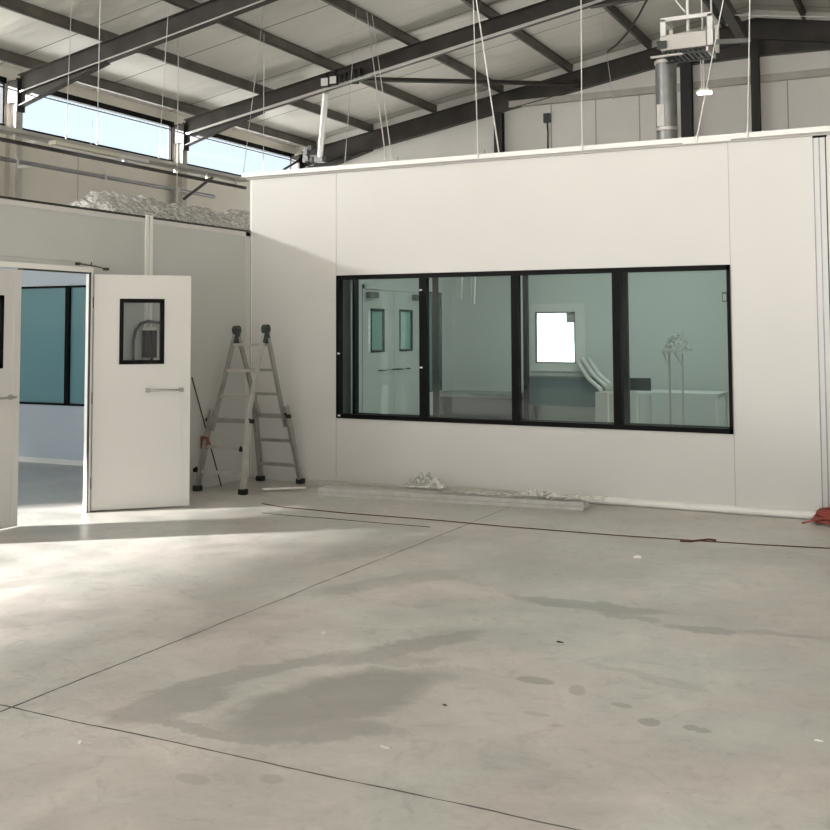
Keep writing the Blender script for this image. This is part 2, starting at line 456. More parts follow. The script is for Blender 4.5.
# ------------------------------------------------------------------ steel frame
def isection(b, p, q, depth, fw=.16, tf=.016, tw=.012, m=None):
    """I-beam between p and q, both on its top line, flanges across y"""
    p, q = Vector(p), Vector(q)
    for z0, z1, w in ((0, -tf, fw), (-tf, -depth + tf, tw), (-depth + tf, -depth, fw)):
        vs = []
        for t in (p, q):
            for dy, dz in ((-w / 2, z1), (w / 2, z1), (w / 2, z0), (-w / 2, z0)): vs.append(t + Vector((0, dy, dz)))
        b.add(vs, [(0, 1, 2, 3), (7, 6, 5, 4), (0, 4, 5, 1), (1, 5, 6, 2), (2, 6, 7, 3), (3, 7, 4, 0)], m)


RAFT = [(14.85, .36, 'steel rafter nearest the camera, crossing the top left corner'), (19.83, .36, 'middle steel rafter carrying two small floodlights'), (24.9, .46, 'dark end rafter lying against the gable wall')]
XR0 = XW + .27
for Y, dp, lab in RAFT:
    r = thing('roof_rafter', (XR0, Y, roofz(XR0) - dp), lab, 'rafter', 'steel roof rafters')
    b = MB(); isection(b, (XR0, Y, roofz(XR0)), (XR, Y, roofz(XR)), dp); isection(b, (XR, Y, roofz(XR)), (XE - .05, Y, roofz(XE)), dp)
    b.build('beam', M['steel'], r)
    if Y < 20: MB().bar((XR0 + .1, Y - .095, roofz(XR0 + .1) - dp + .01), (XR, Y - .095, roofz(XR) - dp + .01), .02 if Y < 15 else .03, .02 if Y < 15 else .05).build('conduit', M['alu_l'], r)  # pale bar added along the lower flange as its lit highlight
    # haunches at the eaves and under the ridge
    for s in (0, 1):
        b = MB()
        def X(x): return x if not s else 2 * XR - x
        z0, z1 = roofz(XR0) - dp, roofz(-13.05) - dp
        b.prism([(X(XR0), z0), (X(-13.05), z1), (X(-13.05), z1 - .012), (X(XR0), z0 - .22)], 1, Y - .006, Y + .006)
        b.prism([(X(XR0), z0 - .22), (X(-13.05), z1 - .012), (X(-13.05), z1 - .028), (X(XR0), z0 - .24)], 1, Y - .08, Y + .08)
        b.build('haunch', M['steel'], r); b = MB()
        b.prism([(X(XR), roofz(XR) - dp), (X(XR - 2.2), roofz(XR - 2.2) - dp), (X(XR - 2.2), roofz(XR - 2.2) - dp - .012), (X(XR), roofz(XR) - dp - .36)], 1, Y - .006, Y + .006)
        b.prism([(X(XR), roofz(XR) - dp - .36), (X(XR - 2.2), roofz(XR - 2.2) - dp - .012), (X(XR - 2.2), roofz(XR - 2.2) - dp - .028), (X(XR), roofz(XR) - dp - .38)], 1, Y - .08, Y + .08)
        b.build('ridge_haunch', M['steel'], r)
    b = MB()
    b.box((XR0 - .015, Y - .1, roofz(XW) - dp - .28), (XR0 + .03, Y + .1, roofz(XW) - .02))
    for zz in (.06, .18, .42, .52): b.box((XR0 + .03, Y - .07, roofz(XW) - zz - .02), (XR0 + .06, Y - .045, roofz(XW) - zz)); b.box((XR0 + .03, Y + .045, roofz(XW) - zz - .02), (XR0 + .06, Y + .07, roofz(XW) - zz))
    b.build('end_plate', M['black_steel'], r)

PURX = [(-14.78, 'eaves purlin, lowest of the left roof slope'), (-13.08, 'second purlin up from the left eaves'), (-11.28, 'third purlin up from the left eaves'),
        (-9.50, 'fourth purlin up from the left eaves'), (-7.76, 'fifth purlin up from the left eaves'), (-5.9, 'sixth purlin up from the left eaves, above the cross bracing'),
        (-4.25, 'purlin just left of the roof ridge'), (-2.6, 'purlin just right of the roof ridge, above the hanging unit'), (-.9, 'purlin on the right roof slope in the top right corner')]
for x, lab in PURX:
    z = roofz(x)
    b = MB()
    b.box((x - .035, YS, z), (x - .029, YN - .1, z + .2)).box((x - .035, YS, z), (x + .035, YN - .1, z + .006)).box((x - .035, YS, z + .194), (x + .035, YN - .1, z + .2))
    b.box((x + .029, YS, z), (x + .035, YN - .1, z + .02))
    b.box((x + .0, YS, z + .01), (x + .02, YN - .1, z + .19))
    tag(b.build('roof_purlin', M['purlin'], loc=(x, 5, z)), lab, 'purlin', 'roof purlins')


def hcol(name, x, y, z0, z1, w, d, m, lab, grp, web='x', cap=False):
    t = thing(name, (x, y, z0), lab, 'column', grp)
    b = MB()
    if web == 'x':      # web runs along x, flanges face left and right
        b.box((x - d / 2, y - w / 2, z0), (x - d / 2 + .014, y + w / 2, z1)).box((x + d / 2 - .014, y - w / 2, z0), (x + d / 2, y + w / 2, z1))
        b.box((x - d / 2, y - .006, z0), (x + d / 2, y + .006, z1))
    else:
        b.box((x - w / 2, y - d / 2, z0), (x + w / 2, y - d / 2 + .014, z1)).box((x - w / 2, y + d / 2 - .014, z0), (x + w / 2, y + d / 2, z1))
        b.box((x - .006, y - d / 2, z0), (x + .006, y + d / 2, z1))
    b.build('shaft', m, t)
    MB().box((x - d / 2 - .05, y - w / 2 - .05, z0), (x + d / 2 + .05, y + w / 2 + .05, z0 + .02)).build('base_plate', M['steel'], t)
    if cap:
        MB().box((x - d / 2 - .0, y - w / 2, z1 - .42), (x + d / 2 + .02, y + w / 2, z1)).build('cap', M['steel'], t)
        k = MB().box((x + d / 2, y - .03, 5.02), (x + d / 2 + .42, y + .03, 5.07)).box((x + d / 2, y - .03, 4.58), (x + d / 2 + .45, y + .03, 4.63))
        k.build('bracket', M['trim'], t)
    return t


for Y, lab in ((14.85, 'pale eaves column at the left edge of the photo'), (19.83, 'pale eaves column between the two sky windows'), (24.8, 'pale corner column at the end of the sky windows')):
    hcol('eaves_column', XW + .14, Y, 0, 6.22, .17, .24, M['column'], lab, 'eaves columns', cap=True)
for x, w, lab in ((-9.5, .2, 'dark gable post left of the junction box'), (-5.06, .24, 'thick dark gable post beside the round duct'), (-3.6, .17, 'thin dark gable post under the roof ridge'), (.5, .2, 'dark gable post right of the ridge')):
    hcol('gable_post', x, 24.72, 0, roofz(x) - .5, w, .2, M['black_steel'], lab, 'gable posts', web='y')
b = MB()
b.box((-9.3, 24.86, 6.95), (5.5, 24.98, 7.1)).box((-9.3, 24.84, 6.95), (5.5, 24.86, 6.98)).box((-9.3, 24.84, 7.08), (5.5, 24.86, 7.1))
tag(b.build('wall_girt', M['column'], loc=(-2, 24.9, 7)), 'long horizontal girt across the gable panels', 'girt')
# round bracing tube between the middle and the end rafter
p = at(350, 79, 1, 19.83); q = at(577, 84, 1, 24.7)
t = thing('bracing_tube', p, 'dark horizontal bracing tube running from the middle rafter to the end rafter', 'brace')
MB().tube([p, q], .055, n=12).build('tube', M['steel'], t)
b = MB(); dd = (q - p).normalized()
b.bar(p - dd * .1, p + dd * .2, .03, .2).build('gusset', M['steel'], t); MB().bar(q - dd * .2, q + dd * .1, .03, .2).build('gusset', M['steel'], t)
# crossed brace rods beside the ridge
for (a1, a2, lab) in (((650, 0), (607, 52), 'thin brace rod crossing the last bay of the roof'),):
    P1 = at_roof(650, -6, .12); P2 = at_roof(607, 52, .05)
    mid = (P1 + P2) / 2 - Vector((0, 0, .18))
    tag(MB().tube([P1, (P1 + mid) / 2 - Vector((0, 0, .04)), mid, (P2 + mid) / 2 - Vector((0, 0, .04)), P2], .022, n=8).build('brace_rod', M['steel'], loc=P1), lab, 'brace')
# flange braces near the ridge
P1 = at(716, -8, 1, 19.5); P2 = at(745, 40, 1, 23.5)
tag(MB().bar(P1, P2, .18, .2).build('knee_brace', M['steel'], loc=P2), 'brown steel brace coming down beside the hanging unit', 'brace')
# galvanised prop from the middle rafter to the corner column
p1 = at(326, 91, 1, 19.9); p2 = at(320, 156, 1, 24.4)
t = thing('diagonal_prop', p1, 'pale diagonal tube reaching down to the corner column', 'brace')
MB().tube([p1, p2], .075, n=12).build('tube', M['trim'], t)
MB().tube([p2, p2 + Vector((-.15, .2, -.1))], .05).box(p2 - Vector((.12, .1, .16)), p2 + Vector((.12, .12, .0))).build('foot', M['galv'], t)
# clutter of clamps at the corner column head
p = at(314, 156, 1, 24.5)
b = MB()
for k in range(7):
    o = Vector((random.uniform(-.25, .08), random.uniform(-.2, .1), random.uniform(-.12, .2)))
    b.box(p + o - Vector((.06, .05, .05)), p + o + Vector((.05, .05, .07)))
b.box(p - Vector((.25, .02, .02)), p + Vector((.12, .02, .02)))
tag(b.build('clamp_cluster', M['galv'], loc=p), 'cluster of grey clamps at the foot of the diagonal tube', 'clamps')
p1 = at(283, 170, 1, 24.1); p2 = Vector((XW + .27, 24.73, at(303, 159, 1, 24.6).z))
tag(MB().tube([p1, p2], .03).build('stay_bar', M['black_steel'], loc=p1), 'short dark stay bar across the far sky window', 'brace')
# two floodlights clamped to the middle rafter
for (u, v, lab, w) in ((324.5, 82, 'left one of the two small square floodlights on the rafter', .16), (333, 80, 'right one of the two small square floodlights on the rafter', .15)):
    c = at(u, v, 1, 19.62)
    t = thing('floodlight', c, lab, 'floodlight', 'floodlights on the middle rafter')
    MB().box(c - Vector((w / 2 + .02, .0, w / 2 + .02)), c + Vector((w / 2 + .02, .08, w / 2 + .02))).build('housing', M['black_steel'], t)
    MB().box(c - Vector((w / 2, .012, w / 2)), c + Vector((w / 2, 0, w / 2))).build('lens', M['white'], t)
    MB().bar(c + Vector((0, .05, w / 2)), c + Vector((0, .12, w / 2 + .14)), .03, .03).build('bracket', M['black_steel'], t)
c = at(346, 78, 1, 19.6)
b = MB()
for k in range(5): b.box(c + Vector((k * .11 - .18, 0, .02 * k - .06)), c + Vector((k * .11 - .11, .1, .02 * k + .1)))
b.bar(c + Vector((-.18, .05, -.02)), c + Vector((.35, .05, .05)), .04, .04)
tag(b.build('bolted_splice', M['black_steel'], loc=c), 'bolted splice plates right of the floodlights', 'bracket')

# ------------------------------------------------------------------ clean-room partitions
LW = 2.67
YD0, YD1, DZ = 6.72, 7.545, 2.115      # door opening
b = MB()
b.box((XL - .025, 5.86, DZ), (XL, YB, LW)).box((XL - .025, YD1, 0), (XL, YB, DZ))
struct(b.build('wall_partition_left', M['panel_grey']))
b = MB()
b.box((XL - .065, 5.84, LW), (XL + .004, YB, LW + .02), M['black_steel']).box((XL - .06, 5.84, LW - .045), (XL + .006, YB, LW - .002))
struct(b.build('trim_2', M['panel']))
b = MB()
b.box((XL, 8.285, 0.0), (XL + .018, 8.325, LW + .03)).box((XL, 8.35, 0), (XL + .018, 8.385, LW + .03)).box((XL, 8.325, 0), (XL + .006, 8.35, LW + .01), M['panel'])
struct(b.build('trim_3', M['trim']))
struct(MB().box((XL, YB - .10, 0), (XL + .006, YB - .012, LW), M['panel']).box((XL, YB - .012, 0), (XL + .010, YB, LW), M['seam']).build('trim_4', None))
# door frame
b = MB()
b.box((XL - .035, YD1 - .02, 0), (XL + .02, YD1 + .005, DZ + .02)).box((XL - .035, 5.84, DZ), (XL + .015, YD1 + .02, DZ + .045)).box((XL - .07, 5.80, 0), (XL + .015, 5.86, DZ + .045))
fr = struct(b.build('trim_5', M['trim']))
MB().box((XL + .006, YD1 - .03, 0), (XL + .022, YD1 - .018, DZ)).box((XL - .05, YD0, DZ - .012), (XL + .008, YD1, DZ + .002)).build('gasket', M['black_steel'], fr)
MB().tube([(XL + .03, 7.35, DZ + .07), (XL + .04, 7.5, DZ + .06), (XL + .10, 7.63, DZ + .035)], .006).box((XL + .015, 7.33, DZ + .055), (XL + .04, 7.37, DZ + .08)).box((XL + .08, 7.61, DZ + .02), (XL + .12, 7.65, DZ + .045)).tube([(XL + .04, 7.5, DZ + .06), (XL + .04, 7.51, DZ + .09)], .005).build('door_stay', M['steel'], fr)
struct(MB().box((XL, 5.0, 2.20), (XL + .003, 7.3, 2.205)).build('trim_6', M['seam']))


def leaf(name, hinge, d, length, front, pane0=.225, handle=(.475, .79), seam=True, hz=1.06, height=2.10):
    """door leaf from the hinge along direction d; front = normal of the face the camera sees"""
    hinge = Vector(hinge); d = Vector(d).normalized(); n = Vector(front).normalized()
    M4 = Matrix(((d.x, -n.x, 0, hinge.x), (d.y, -n.y, 0, hinge.y), (0, 0, 1, 0), (0, 0, 0, 1)))
    th = .042
    a, c = pane0, pane0 + .40
    z0, z1 = 1.295, 1.885
    b = MB()
    b.box((0, 0, .012), (a, th, height), M4=M4).box((c, 0, .012), (length, th, height), M4=M4).box((a, 0, .012), (c, th, z0), M4=M4).box((a, 0, z1), (c, th, height), M4=M4)
    b.box((0.05, -.003, .03), (.058, 0, height - .03), M4=M4).box((length - .075, -.003, .03), (length - .067, 0, height - .03), M4=M4)
    if seam: b.box((0.02, -.0025, .995), (length - .02, 0, 1.0), M4=M4)
    o = struct(b.build(name, M['panel']))
    e = .036
    f = MB()
    for (p, q) in (((a, z0), (a + e, z1)), ((c - e, z0), (c, z1)), ((a, z0), (c, z0 + e)), ((a, z1 - e), (c, z1))):
        f.box((p[0], -.008, p[1]), (q[0], th + .008, q[1]), M4=M4)
    fo = f.build('window_frame', M['black'], o)
    MB().box((a + e, th / 2 - .003, z0 + e), (c - e, th / 2 + .003, z1 - e), M4=M4).build('glass_pane', M['glass_c'], fo)
    if handle:
        h0, h1 = handle
        k = MB().tube([M4 @ Vector(p) for p in ((h0, 0, hz), (h0, -.055, hz), (h0 + .02, -.065, hz), (h1 - .02, -.065, hz), (h1, -.055, hz), (h1, 0, hz))], .010, n=8)
        k.box((h0 - .015, -.004, hz - .022), (h0 + .03, 0, hz + .02), M4=M4).box((h1 - .03, -.004, hz - .022), (h1 + .015, 0, hz + .02), M4=M4)
        k.build('handle', M['alu'], o)
    g = MB()
    for zz in (.25, 1.0, 1.85): g.tube([M4 @ Vector((-.012, th / 2, zz - .05)), M4 @ Vector((-.012, th / 2, zz + .05))], .011, n=8)
    g.build('hinge', M['steel'], o)
    return o


leaf('door_1', (-6.775, 7.575, 0), (.60, .625, 0), .865, (.625, -.60, 0))
leaf('door_2', (XL - .045 + .042, 5.87, 0), (0, 1, 0), .85, (1, 0, 0), pane0=.26, handle=(.45, .76))

# front partition: box front plus its run behind the left room
HB = 3.30
WX0, WX1, WZ0, WZ1 = -5.705, -1.72, .685, 2.17
b = MB()
b.box((XL, YB, 0), (WX0, YB + .06, HB)).box((WX1, YB, 0), (-1.012, YB + .06, HB)).box((WX0, YB, 0), (WX1, YB + .06, WZ0)).box((WX0, YB, WZ1), (WX1, YB + .06, HB))
for xx in (WX0 - .008, WX1 + .002): b.box((xx, YB - .0015, .06), (xx + .006, YB + .001, HB), M['seam'])
b.box((XL - .001, YB - .002, 0), (XL + .02, YB, HB), M['trim'])
struct(b.build('wall_partition_front', M['panel']))
# inner skin
b = MB()
b.box((XL, YB + .30, 0), (WX0 + .04, YB + .34, HB)).box((WX1 - .04, YB + .30, 0), (-.93, YB + .34, HB)).box((WX0 + .04, YB + .30, 0), (WX1 - .04, YB + .34, WZ0 - .02)).box((WX0 + .04, YB + .30, WZ1 + .02), (WX1 - .04, YB + .34, HB))
struct(b.build('wall_partition_lining', M['panel_in']))
# window band
w = struct(MB().box((WX0, YB - .012, WZ0), (WX0 + .035, YB + .07, WZ1)).box((WX1 - .03, YB - .012, WZ0), (WX1, YB + .07, WZ1)).box((WX0, YB - .012, WZ0), (WX1, YB + .07, WZ0 + .045)).box((WX0, YB - .012, WZ1 - .045), (WX1, YB + .07, WZ1)).build('window_4', M['black']))
mull = [(-4.745, -4.67), (-3.765, -3.695), (-2.775, -2.70)]
for a, c in mull: MB().box((a, YB - .014, WZ0 + .045), (c, YB + .07, WZ1 - .045)).build('mullion', M['black'], w)
xs = [WX0 + .035] + [v for m_ in mull for v in m_] + [WX1 - .03]
for i in range(4):
    MB().box((xs[2 * i], YB + .03, WZ0 + .045), (xs[2 * i + 1], YB + .036, WZ1 - .045)).build('glass_pane', M['glass'], w)
# inner frame
b = MB()
y0, y1 = YB + .27, YB + .35
b.box((WX0 + .04, y0, WZ0 - .02), (WX0 + .075, y1, WZ1 + .02)).box((WX1 - .06, y0, WZ0 - .02), (WX1 - .04, y1, WZ1 + .02)).box((WX0 + .04, y0, WZ0 - .02), (WX1 - .04, y1, WZ0 + .035)).box((WX0 + .04, y0, WZ1 - .03), (WX1 - .04, y1, WZ1 + .02))
fi = struct(b.build('window_5', M['inner_frame']))
for a, c in mull: MB().box((a + .018, y0, WZ0 + .035), (c - .008, y0 + .05, WZ1 - .03)).build('mullion', M['inner_frame'], fi)
MB().box((WX0 + .07, YB + .31, WZ0 + .03), (WX1 - .05, YB + .316, WZ1 - .03)).build('glass_pane', M['glass'], fi)
# reveal of the wide window (dark lining between both frames)
struct(MB().box((WX0, YB + .07, WZ0 - .02), (WX0 + .004, YB + .30, WZ1 + .02)).box((WX1 - .004, YB + .07, WZ0 - .02), (WX1, YB + .30, WZ1 + .02)).box((WX0, YB + .07, WZ0 - .02), (WX1, YB + .30, WZ0)).box((WX0, YB + .07, WZ1), (WX1, YB + .30, WZ1 + .02)).build('trim_7', M['reveal']))
# small pale corner clips on the black frame
for k, (u, v) in enumerate(((338.5, 353.5), (339, 415.5), (420.5, 290), (421, 367.5))):
    c = at(u, v, 1, YB - .02)
    MB().box(c - Vector((.012, .004, .008)), c + Vector((.014, .006, .008))).build('frame_clip', M['white'], w)

# run of the same partition behind the left room, with its own window
b = MB()
a0, a1, z0, z1 = -11.4, -8.2, .70, 2.14
b.box((-15, YB, 0), (a0, YB + .06, LW)).box((a1, YB, 0), (XL - .05, YB + .06, LW)).box((a0, YB, 0), (a1, YB + .06, z0)).box((a0, YB, z1), (a1, YB + .06, LW))
struct(b.build('wall_partition_far', M['panel_daylight']))
w = struct(MB().box((a0, YB - .01, z0), (a0 + .03, YB + .06, z1)).box((a1 - .03, YB - .01, z0), (a1, YB + .06, z1)).box((a0, YB - .01, z0), (a1, YB + .06, z0 + .025)).box((a0, YB - .01, z1 - .025), (a1, YB + .06, z1)).build('window_6', M['black']))
MB().box((-9.46, YB - .01, z0), (-9.40, YB + .06, z1)).build('mullion', M['black'], w)
MB().box((a0, YB + .03, z0), (a1, YB + .036, z1)).build('glass_pane', M['cyan'], w)
struct(MB().box((-15, YB - .012, 0), (XL - .05, YB, .06)).build('baseboard_far', M['trim']))
struct(MB().box((-15, YB + 3.2, 0), (XL - .06, YB + 3.25, LW)).build('wall_partition_store', M['panel_in']))
struct(MB().box((-12.55, 1.0, 0), (-12.5, YB, 1.6)).build('light_baffle_west', M['panel_in']))  # unseen low wall added to cut yard light in the left room
# ceiling of the left room
struct(MB().box((-12.5, 3.2, LW - .07), (XL - .05, YB, LW - .02)).box((-15, YB, LW - .07), (XL - .05, YB + 3.2, LW - .02)).build('ceiling_left_room', M['panel_in']))

# box: cap, corner post, side wall, back wall, ceiling
b = MB()
b.box((-6.885, YB - .045, HB - .02), (-.86, YB + .075, HB + .025)).box((-6.84, YB - .02, HB - .045), (-.86, YB, HB - .018), M['seam'])
b.box((-2.1, YB - .047, HB - .035), (-1.68, YB - .02, HB - .02))
struct(b.build('trim_8', M['trim']))
b = MB()
b.box((-1.010, YB + .004, .02), (-.902, YB + .06, HB - .05)).box((-.905, YB - .004, .02), (-.86, YB + .06, HB - .05))
b.box((-1.014, YB - .001, .02), (-1.006, YB + .02, HB - .05), M['galv']).box((-.967, YB + .001, .02), (-.957, YB + .006, HB - .05), M['galv']).box((-.916, YB - .001, .02), (-.904, YB + .006, HB - .05), M['charcoal'])
b.box((-1.012, YB - .006, HB - .062), (-.90, YB + .04, HB - .045), M['black'])
struct(b.build('trim_9', M['post']))
b = MB().box((-.93, YB + .06, 0), (-.87, 15.68, HB)).box((-.92, YB, HB - .02), (-.855, 15.68, HB + .025), M['seam'])
struct(b.build('wall_partition_right', M['panel']))
SX = -6.80
DY0, DY1 = 12.74, 14.50
b = MB()
b.box((SX - .04, YB + .06, 0), (SX, DY0, HB)).box((SX - .04, DY1, 0), (SX, 14.70, HB)).box((SX - .04, 15.22, 0), (SX, 15.64, HB)).box((SX - .04, DY0, 2.14), (SX, DY1, HB)).box((SX - .04, 14.70, 0), (SX, 15.22, .69)).box((SX - .04, 14.70, 2.16), (SX, 15.22, HB))
struct(b.build('wall_partition_side', M['panel_in']))
w = struct(MB().box((SX - .05, 14.70, .69), (SX + .006, 14.73, 2.16)).box((SX - .05, 15.19, .69), (SX + .006, 15.22, 2.16)).box((SX - .05, 14.70, .69), (SX + .006, 15.22, .72)).box((SX - .05, 14.70, 2.13), (SX + .006, 15.22, 2.16)).box((SX - .05, 14.92, .69), (SX + .006, 14.935, 2.16)).build('window_7', M['charcoal']))
MB().box((SX - .03, 14.70, .7), (SX - .025, 15.22, 2.15)).build('glass_pane', M['cyan'], w)


def inner_leaf(name, ya, yb, hy, pa, pb):
    b = MB(); x0 = SX - .045; x1 = SX - .003
    z0, z1 = 1.30, 1.885
    b.box((x0, ya, .01), (x1, pa, 2.13)).box((x0, pb, .01), (x1, yb, 2.13)).box((x0, pa, .01), (x1, pb, z0)).box((x0, pa, z1), (x1, pb, 2.13))
    o = struct(b.build(name, M['panel_in']))
    f = MB(); e = .03
    f.box((x0, pa, z0), (x1 + .008, pa + e, z1)).box((x0, pb - e, z0), (x1 + .008, pb, z1)).box((x0, pa, z0), (x1 + .008, pb, z0 + e)).box((x0, pa, z1 - e), (x1 + .008, pb, z1))
    fo = f.build('window_frame', M['charcoal'], o)
    MB().box((x0 + .02, pa + e, z0 + e), (x0 + .025, pb - e, z1 - e)).build('glass_pane', M['pane_teal'], fo)
    MB().tube([(x1, hy[0], 1.06), (x1 + .05, hy[0], 1.06), (x1 + .05, hy[1], 1.06), (x1, hy[1], 1.06)], .010).build('handle', M['steel'], o)
    MB().box((x1, ya + .06 if name == 'door_3' else yb - .3, 2.02), (x1 + .07, ya + .3 if name == 'door_3' else yb - .12, 2.10)).build('door_closer', M['galv'], o)
    return o


inner_leaf('door_3', DY0, 13.62, (13.16, 13.58), 12.93, 13.33)
inner_leaf('door_4', 13.63, DY1, (13.68, 14.04), 13.79, 14.21)
struct(MB().box((SX - .004, DY0 - .05, 0), (SX + .012, DY0, 2.19)).box((SX - .004, DY1, 0), (SX + .012, DY1 + .05, 2.19)).box((SX - .004, DY0 - .05, 2.14), (SX + .012, DY1 + .05, 2.19)).build('trim_10', M['panel_in']))
# back wall of the box with the bright window
BX0, BX1, BZ0, BZ1 = -5.46, -4.85, 1.11, 1.86
YK = 15.64
b = MB()
b.box((SX, YK, 0), (BX0, YK + .06, HB)).box((BX1, YK, 0), (-.87, YK + .06, HB)).box((BX0, YK, 0), (BX1, YK + .06, BZ0)).box((BX0, YK, BZ1), (BX1, YK + .06, HB))
struct(b.build('wall_partition_back', M['panel_in']))
w = struct(MB().box((BX0 - .07, YK - .03, BZ0 - .12), (BX0, YK + .06, BZ1 + .12)).box((BX1, YK - .03, BZ0 - .12), (BX1 + .14, YK + .06, BZ1 + .12)).box((BX0, YK - .03, BZ0 - .12), (BX1, YK + .06, BZ0)).box((BX0, YK - .03, BZ1), (BX1, YK + .06, BZ1 + .12)).build('window_8', M['trim']))
MB().box((BX0, YK - .035, BZ0), (BX0 + .02, YK, BZ1)).box((BX1 - .02, YK - .035, BZ0), (BX1, YK, BZ1)).box((BX0, YK - .035, BZ0), (BX1, YK, BZ0 + .02)).box((BX0, YK - .035, BZ1 - .02), (BX1, YK, BZ1)).build('window_frame', M['galv'], w)
MB().box((BX0, YK + .02, BZ0), (BX1, YK + .025, BZ1)).build('glass_pane', M['glass_sky'], w)
MB().box((BX1 - .14, YK - .01, BZ1 - .16), (BX1 - .02, YK + .0, BZ1 - .02)).build('sticker', M['card'], w)
struct(MB().box((XL - .05, YB + .34, HB - .1), (-.87, YK + .06, HB - .04)).box((XL, YB + .06, HB - .1), (-.87, YB + .34, HB - .04)).build('ceiling_box', M['panel_in']))
struct(MB().tube([(-3.0, YB - .03, .033), (-.93, YB - .03, .033)], .033, n=14).box((-3.0, YB - .03, 0), (-.93, YB, .066)).build('baseboard_front', M['white']))
struct(MB().box((XL, YB - .008, 0), (-3.0, YB - .0005, .045)).build('baseboard_corner', M['panel']))

# ------------------------------------------------------------------ ladder
lad = thing('folding_ladder', (-6.4, 9.5, 0), 'grey aluminium folding step ladder standing open in the corner', 'ladder')
HL, HR = Vector((-6.567, 9.50, 1.60)), Vector((-6.20, 9.49, 1.61))
front_plane = (9.03, 9.5); back_plane = (9.97, 9.5)


def on_frame(u, v, pl):
    y0, y1 = pl; k = (y1 - y0) / 1.62
    d = RT @ Vector(((u - PX) / F, (v - PY) / F, 1)); t = (y0 + k * H) / (d[1] - k * d[2])
    return Vector((0, 0, H)) + d * t


ff = {'a': on_frame(197.5, 488, front_plane), 'b': on_frame(243, 492, front_plane)}
kl, kr = on_frame(214.5, 420, front_plane), on_frame(246.5, 421, front_plane)
bl, br = on_frame(260.5, 475.5, back_plane), on_frame(300.5, 480.5, back_plane)
bkl, bkr = on_frame(256, 405, back_plane), on_frame(283.5, 416, back_plane)


def stile(a, b_, w=.052, h=.026): return MB().bar(a, b_, w, h, up=(1, 0, 0))


def st(nm, pts, mt, w=.05, h=.026):
    b = MB()
    for p, q in zip(pts, pts[1:]): b.bar(p, q, w, h, up=(1, 0, 0))
    return b.build(nm, mt, lad)


lower = Vector((0, 0, 0))
st('stile', [HL + Vector((0, -.03, -.05)), kl, kl + (kl - HL) * .12], M['alu'])
st('stile', [HR + Vector((0, -.03, -.05)), kr + Vector((.01, 0, 0)), ], M['alu_m'])
st('outer_stile', [kl + Vector((-.03, 0, .1)), ff['a']], M['alu'], .062, .034)
st('outer_stile', [kr + Vector((.03, -.005, .08)), ff['b'] + Vector((.0, 0, .0))], M['alu_m'], .062, .034)
st('stile', [HL + Vector((0, .03, -.05)), bkl, bkl + (bkl - HL) * .12], M['alu'])
st('stile', [HR + Vector((0, .03, -.05)), bkr, bkr + (bkr - HR) * .12], M['alu'])
st('outer_stile', [bkl + Vector((-.03, 0, .1)), bl], M['alu'], .062, .034)
st('outer_stile', [bkr + Vector((.03, 0, .1)), br], M['alu'], .062, .034)


def lerp_z(a, b_, z):
    t = (z - a.z) / (b_.z - a.z); return a + (b_ - a) * t


for z in (1.45, 1.19, .93):
    MB().bar(lerp_z(HL, kl, z), lerp_z(HR, kr, z), .045, .028).build('rung', M['alu_m'], lad)
MB().bar(kl + Vector((-.03, 0, 0)), kr + Vector((.02, 0, 0)), .07, .045).build('rung', M['alu'], lad)
for z in (.43, .19):
    MB().bar(lerp_z(kl, ff['a'], z), lerp_z(kr, ff['b'], z), .045, .03).build('rung', M['alu_m'], lad)
for z in (1.45, 1.19, .94):
    MB().bar(lerp_z(HL, bkl, z), lerp_z(HR, bkr, z), .045, .028).build('rung', M['alu'], lad)
for z in (.71, .45, .19):
    MB().bar(lerp_z(bkl, bl, z), lerp_z(bkr, br, z), .045, .03 if z < .7 else .045).build('rung', M['alu'], lad)
for hp in (HL, HR):
    hh = MB().tube([hp + Vector((-.028, 0, .0)), hp + Vector((.028, 0, .0))], .048, n=18)
    hh.bar(hp, hp + Vector((0, -.045, -.14)), .055, .03, up=(1, 0, 0)).bar(hp, hp + Vector((0, .045, -.14)), .055, .03, up=(1, 0, 0))
    hh.tube([hp + Vector((-.045, 0, 0)), hp + Vector((.045, 0, 0))], .014, n=10)
    bevel(hh.build('hinge', M['charcoal'], lad), .003)
for fp in (ff['a'], ff['b'], bl, br):
    bevel(MB().box((fp.x - .04, fp.y - .035, 0.0), (fp.x + .04, fp.y + .035, .055)).build('foot', M['rubber'], lad), .008)
for kp, s in ((kl, -1), (kr, 1), (bkr, 1), (lerp_z(kl, ff['a'], .50), -1), (lerp_z(kl, ff['a'], .20), -1), (lerp_z(kr, ff['b'], .42), -.6)):
    c = kp + Vector((s * .045, -.01, 0))
    MB().tube([c, c + Vector((s * .045, 0, 0))], .022, n=10).tube([c, c + Vector((0, -.03, .03))], .012, n=8).build('locking_knob', M['rubber'] if kp is not lerp_z else M['red'], lad)
c = lerp_z(kl, ff['a'], .47) + Vector((-.03, -.02, 0))
MB().box(c - Vector((.045, .02, .06)), c + Vector((.03, .02, .06))).build('clamp', M['oxide'], lad)

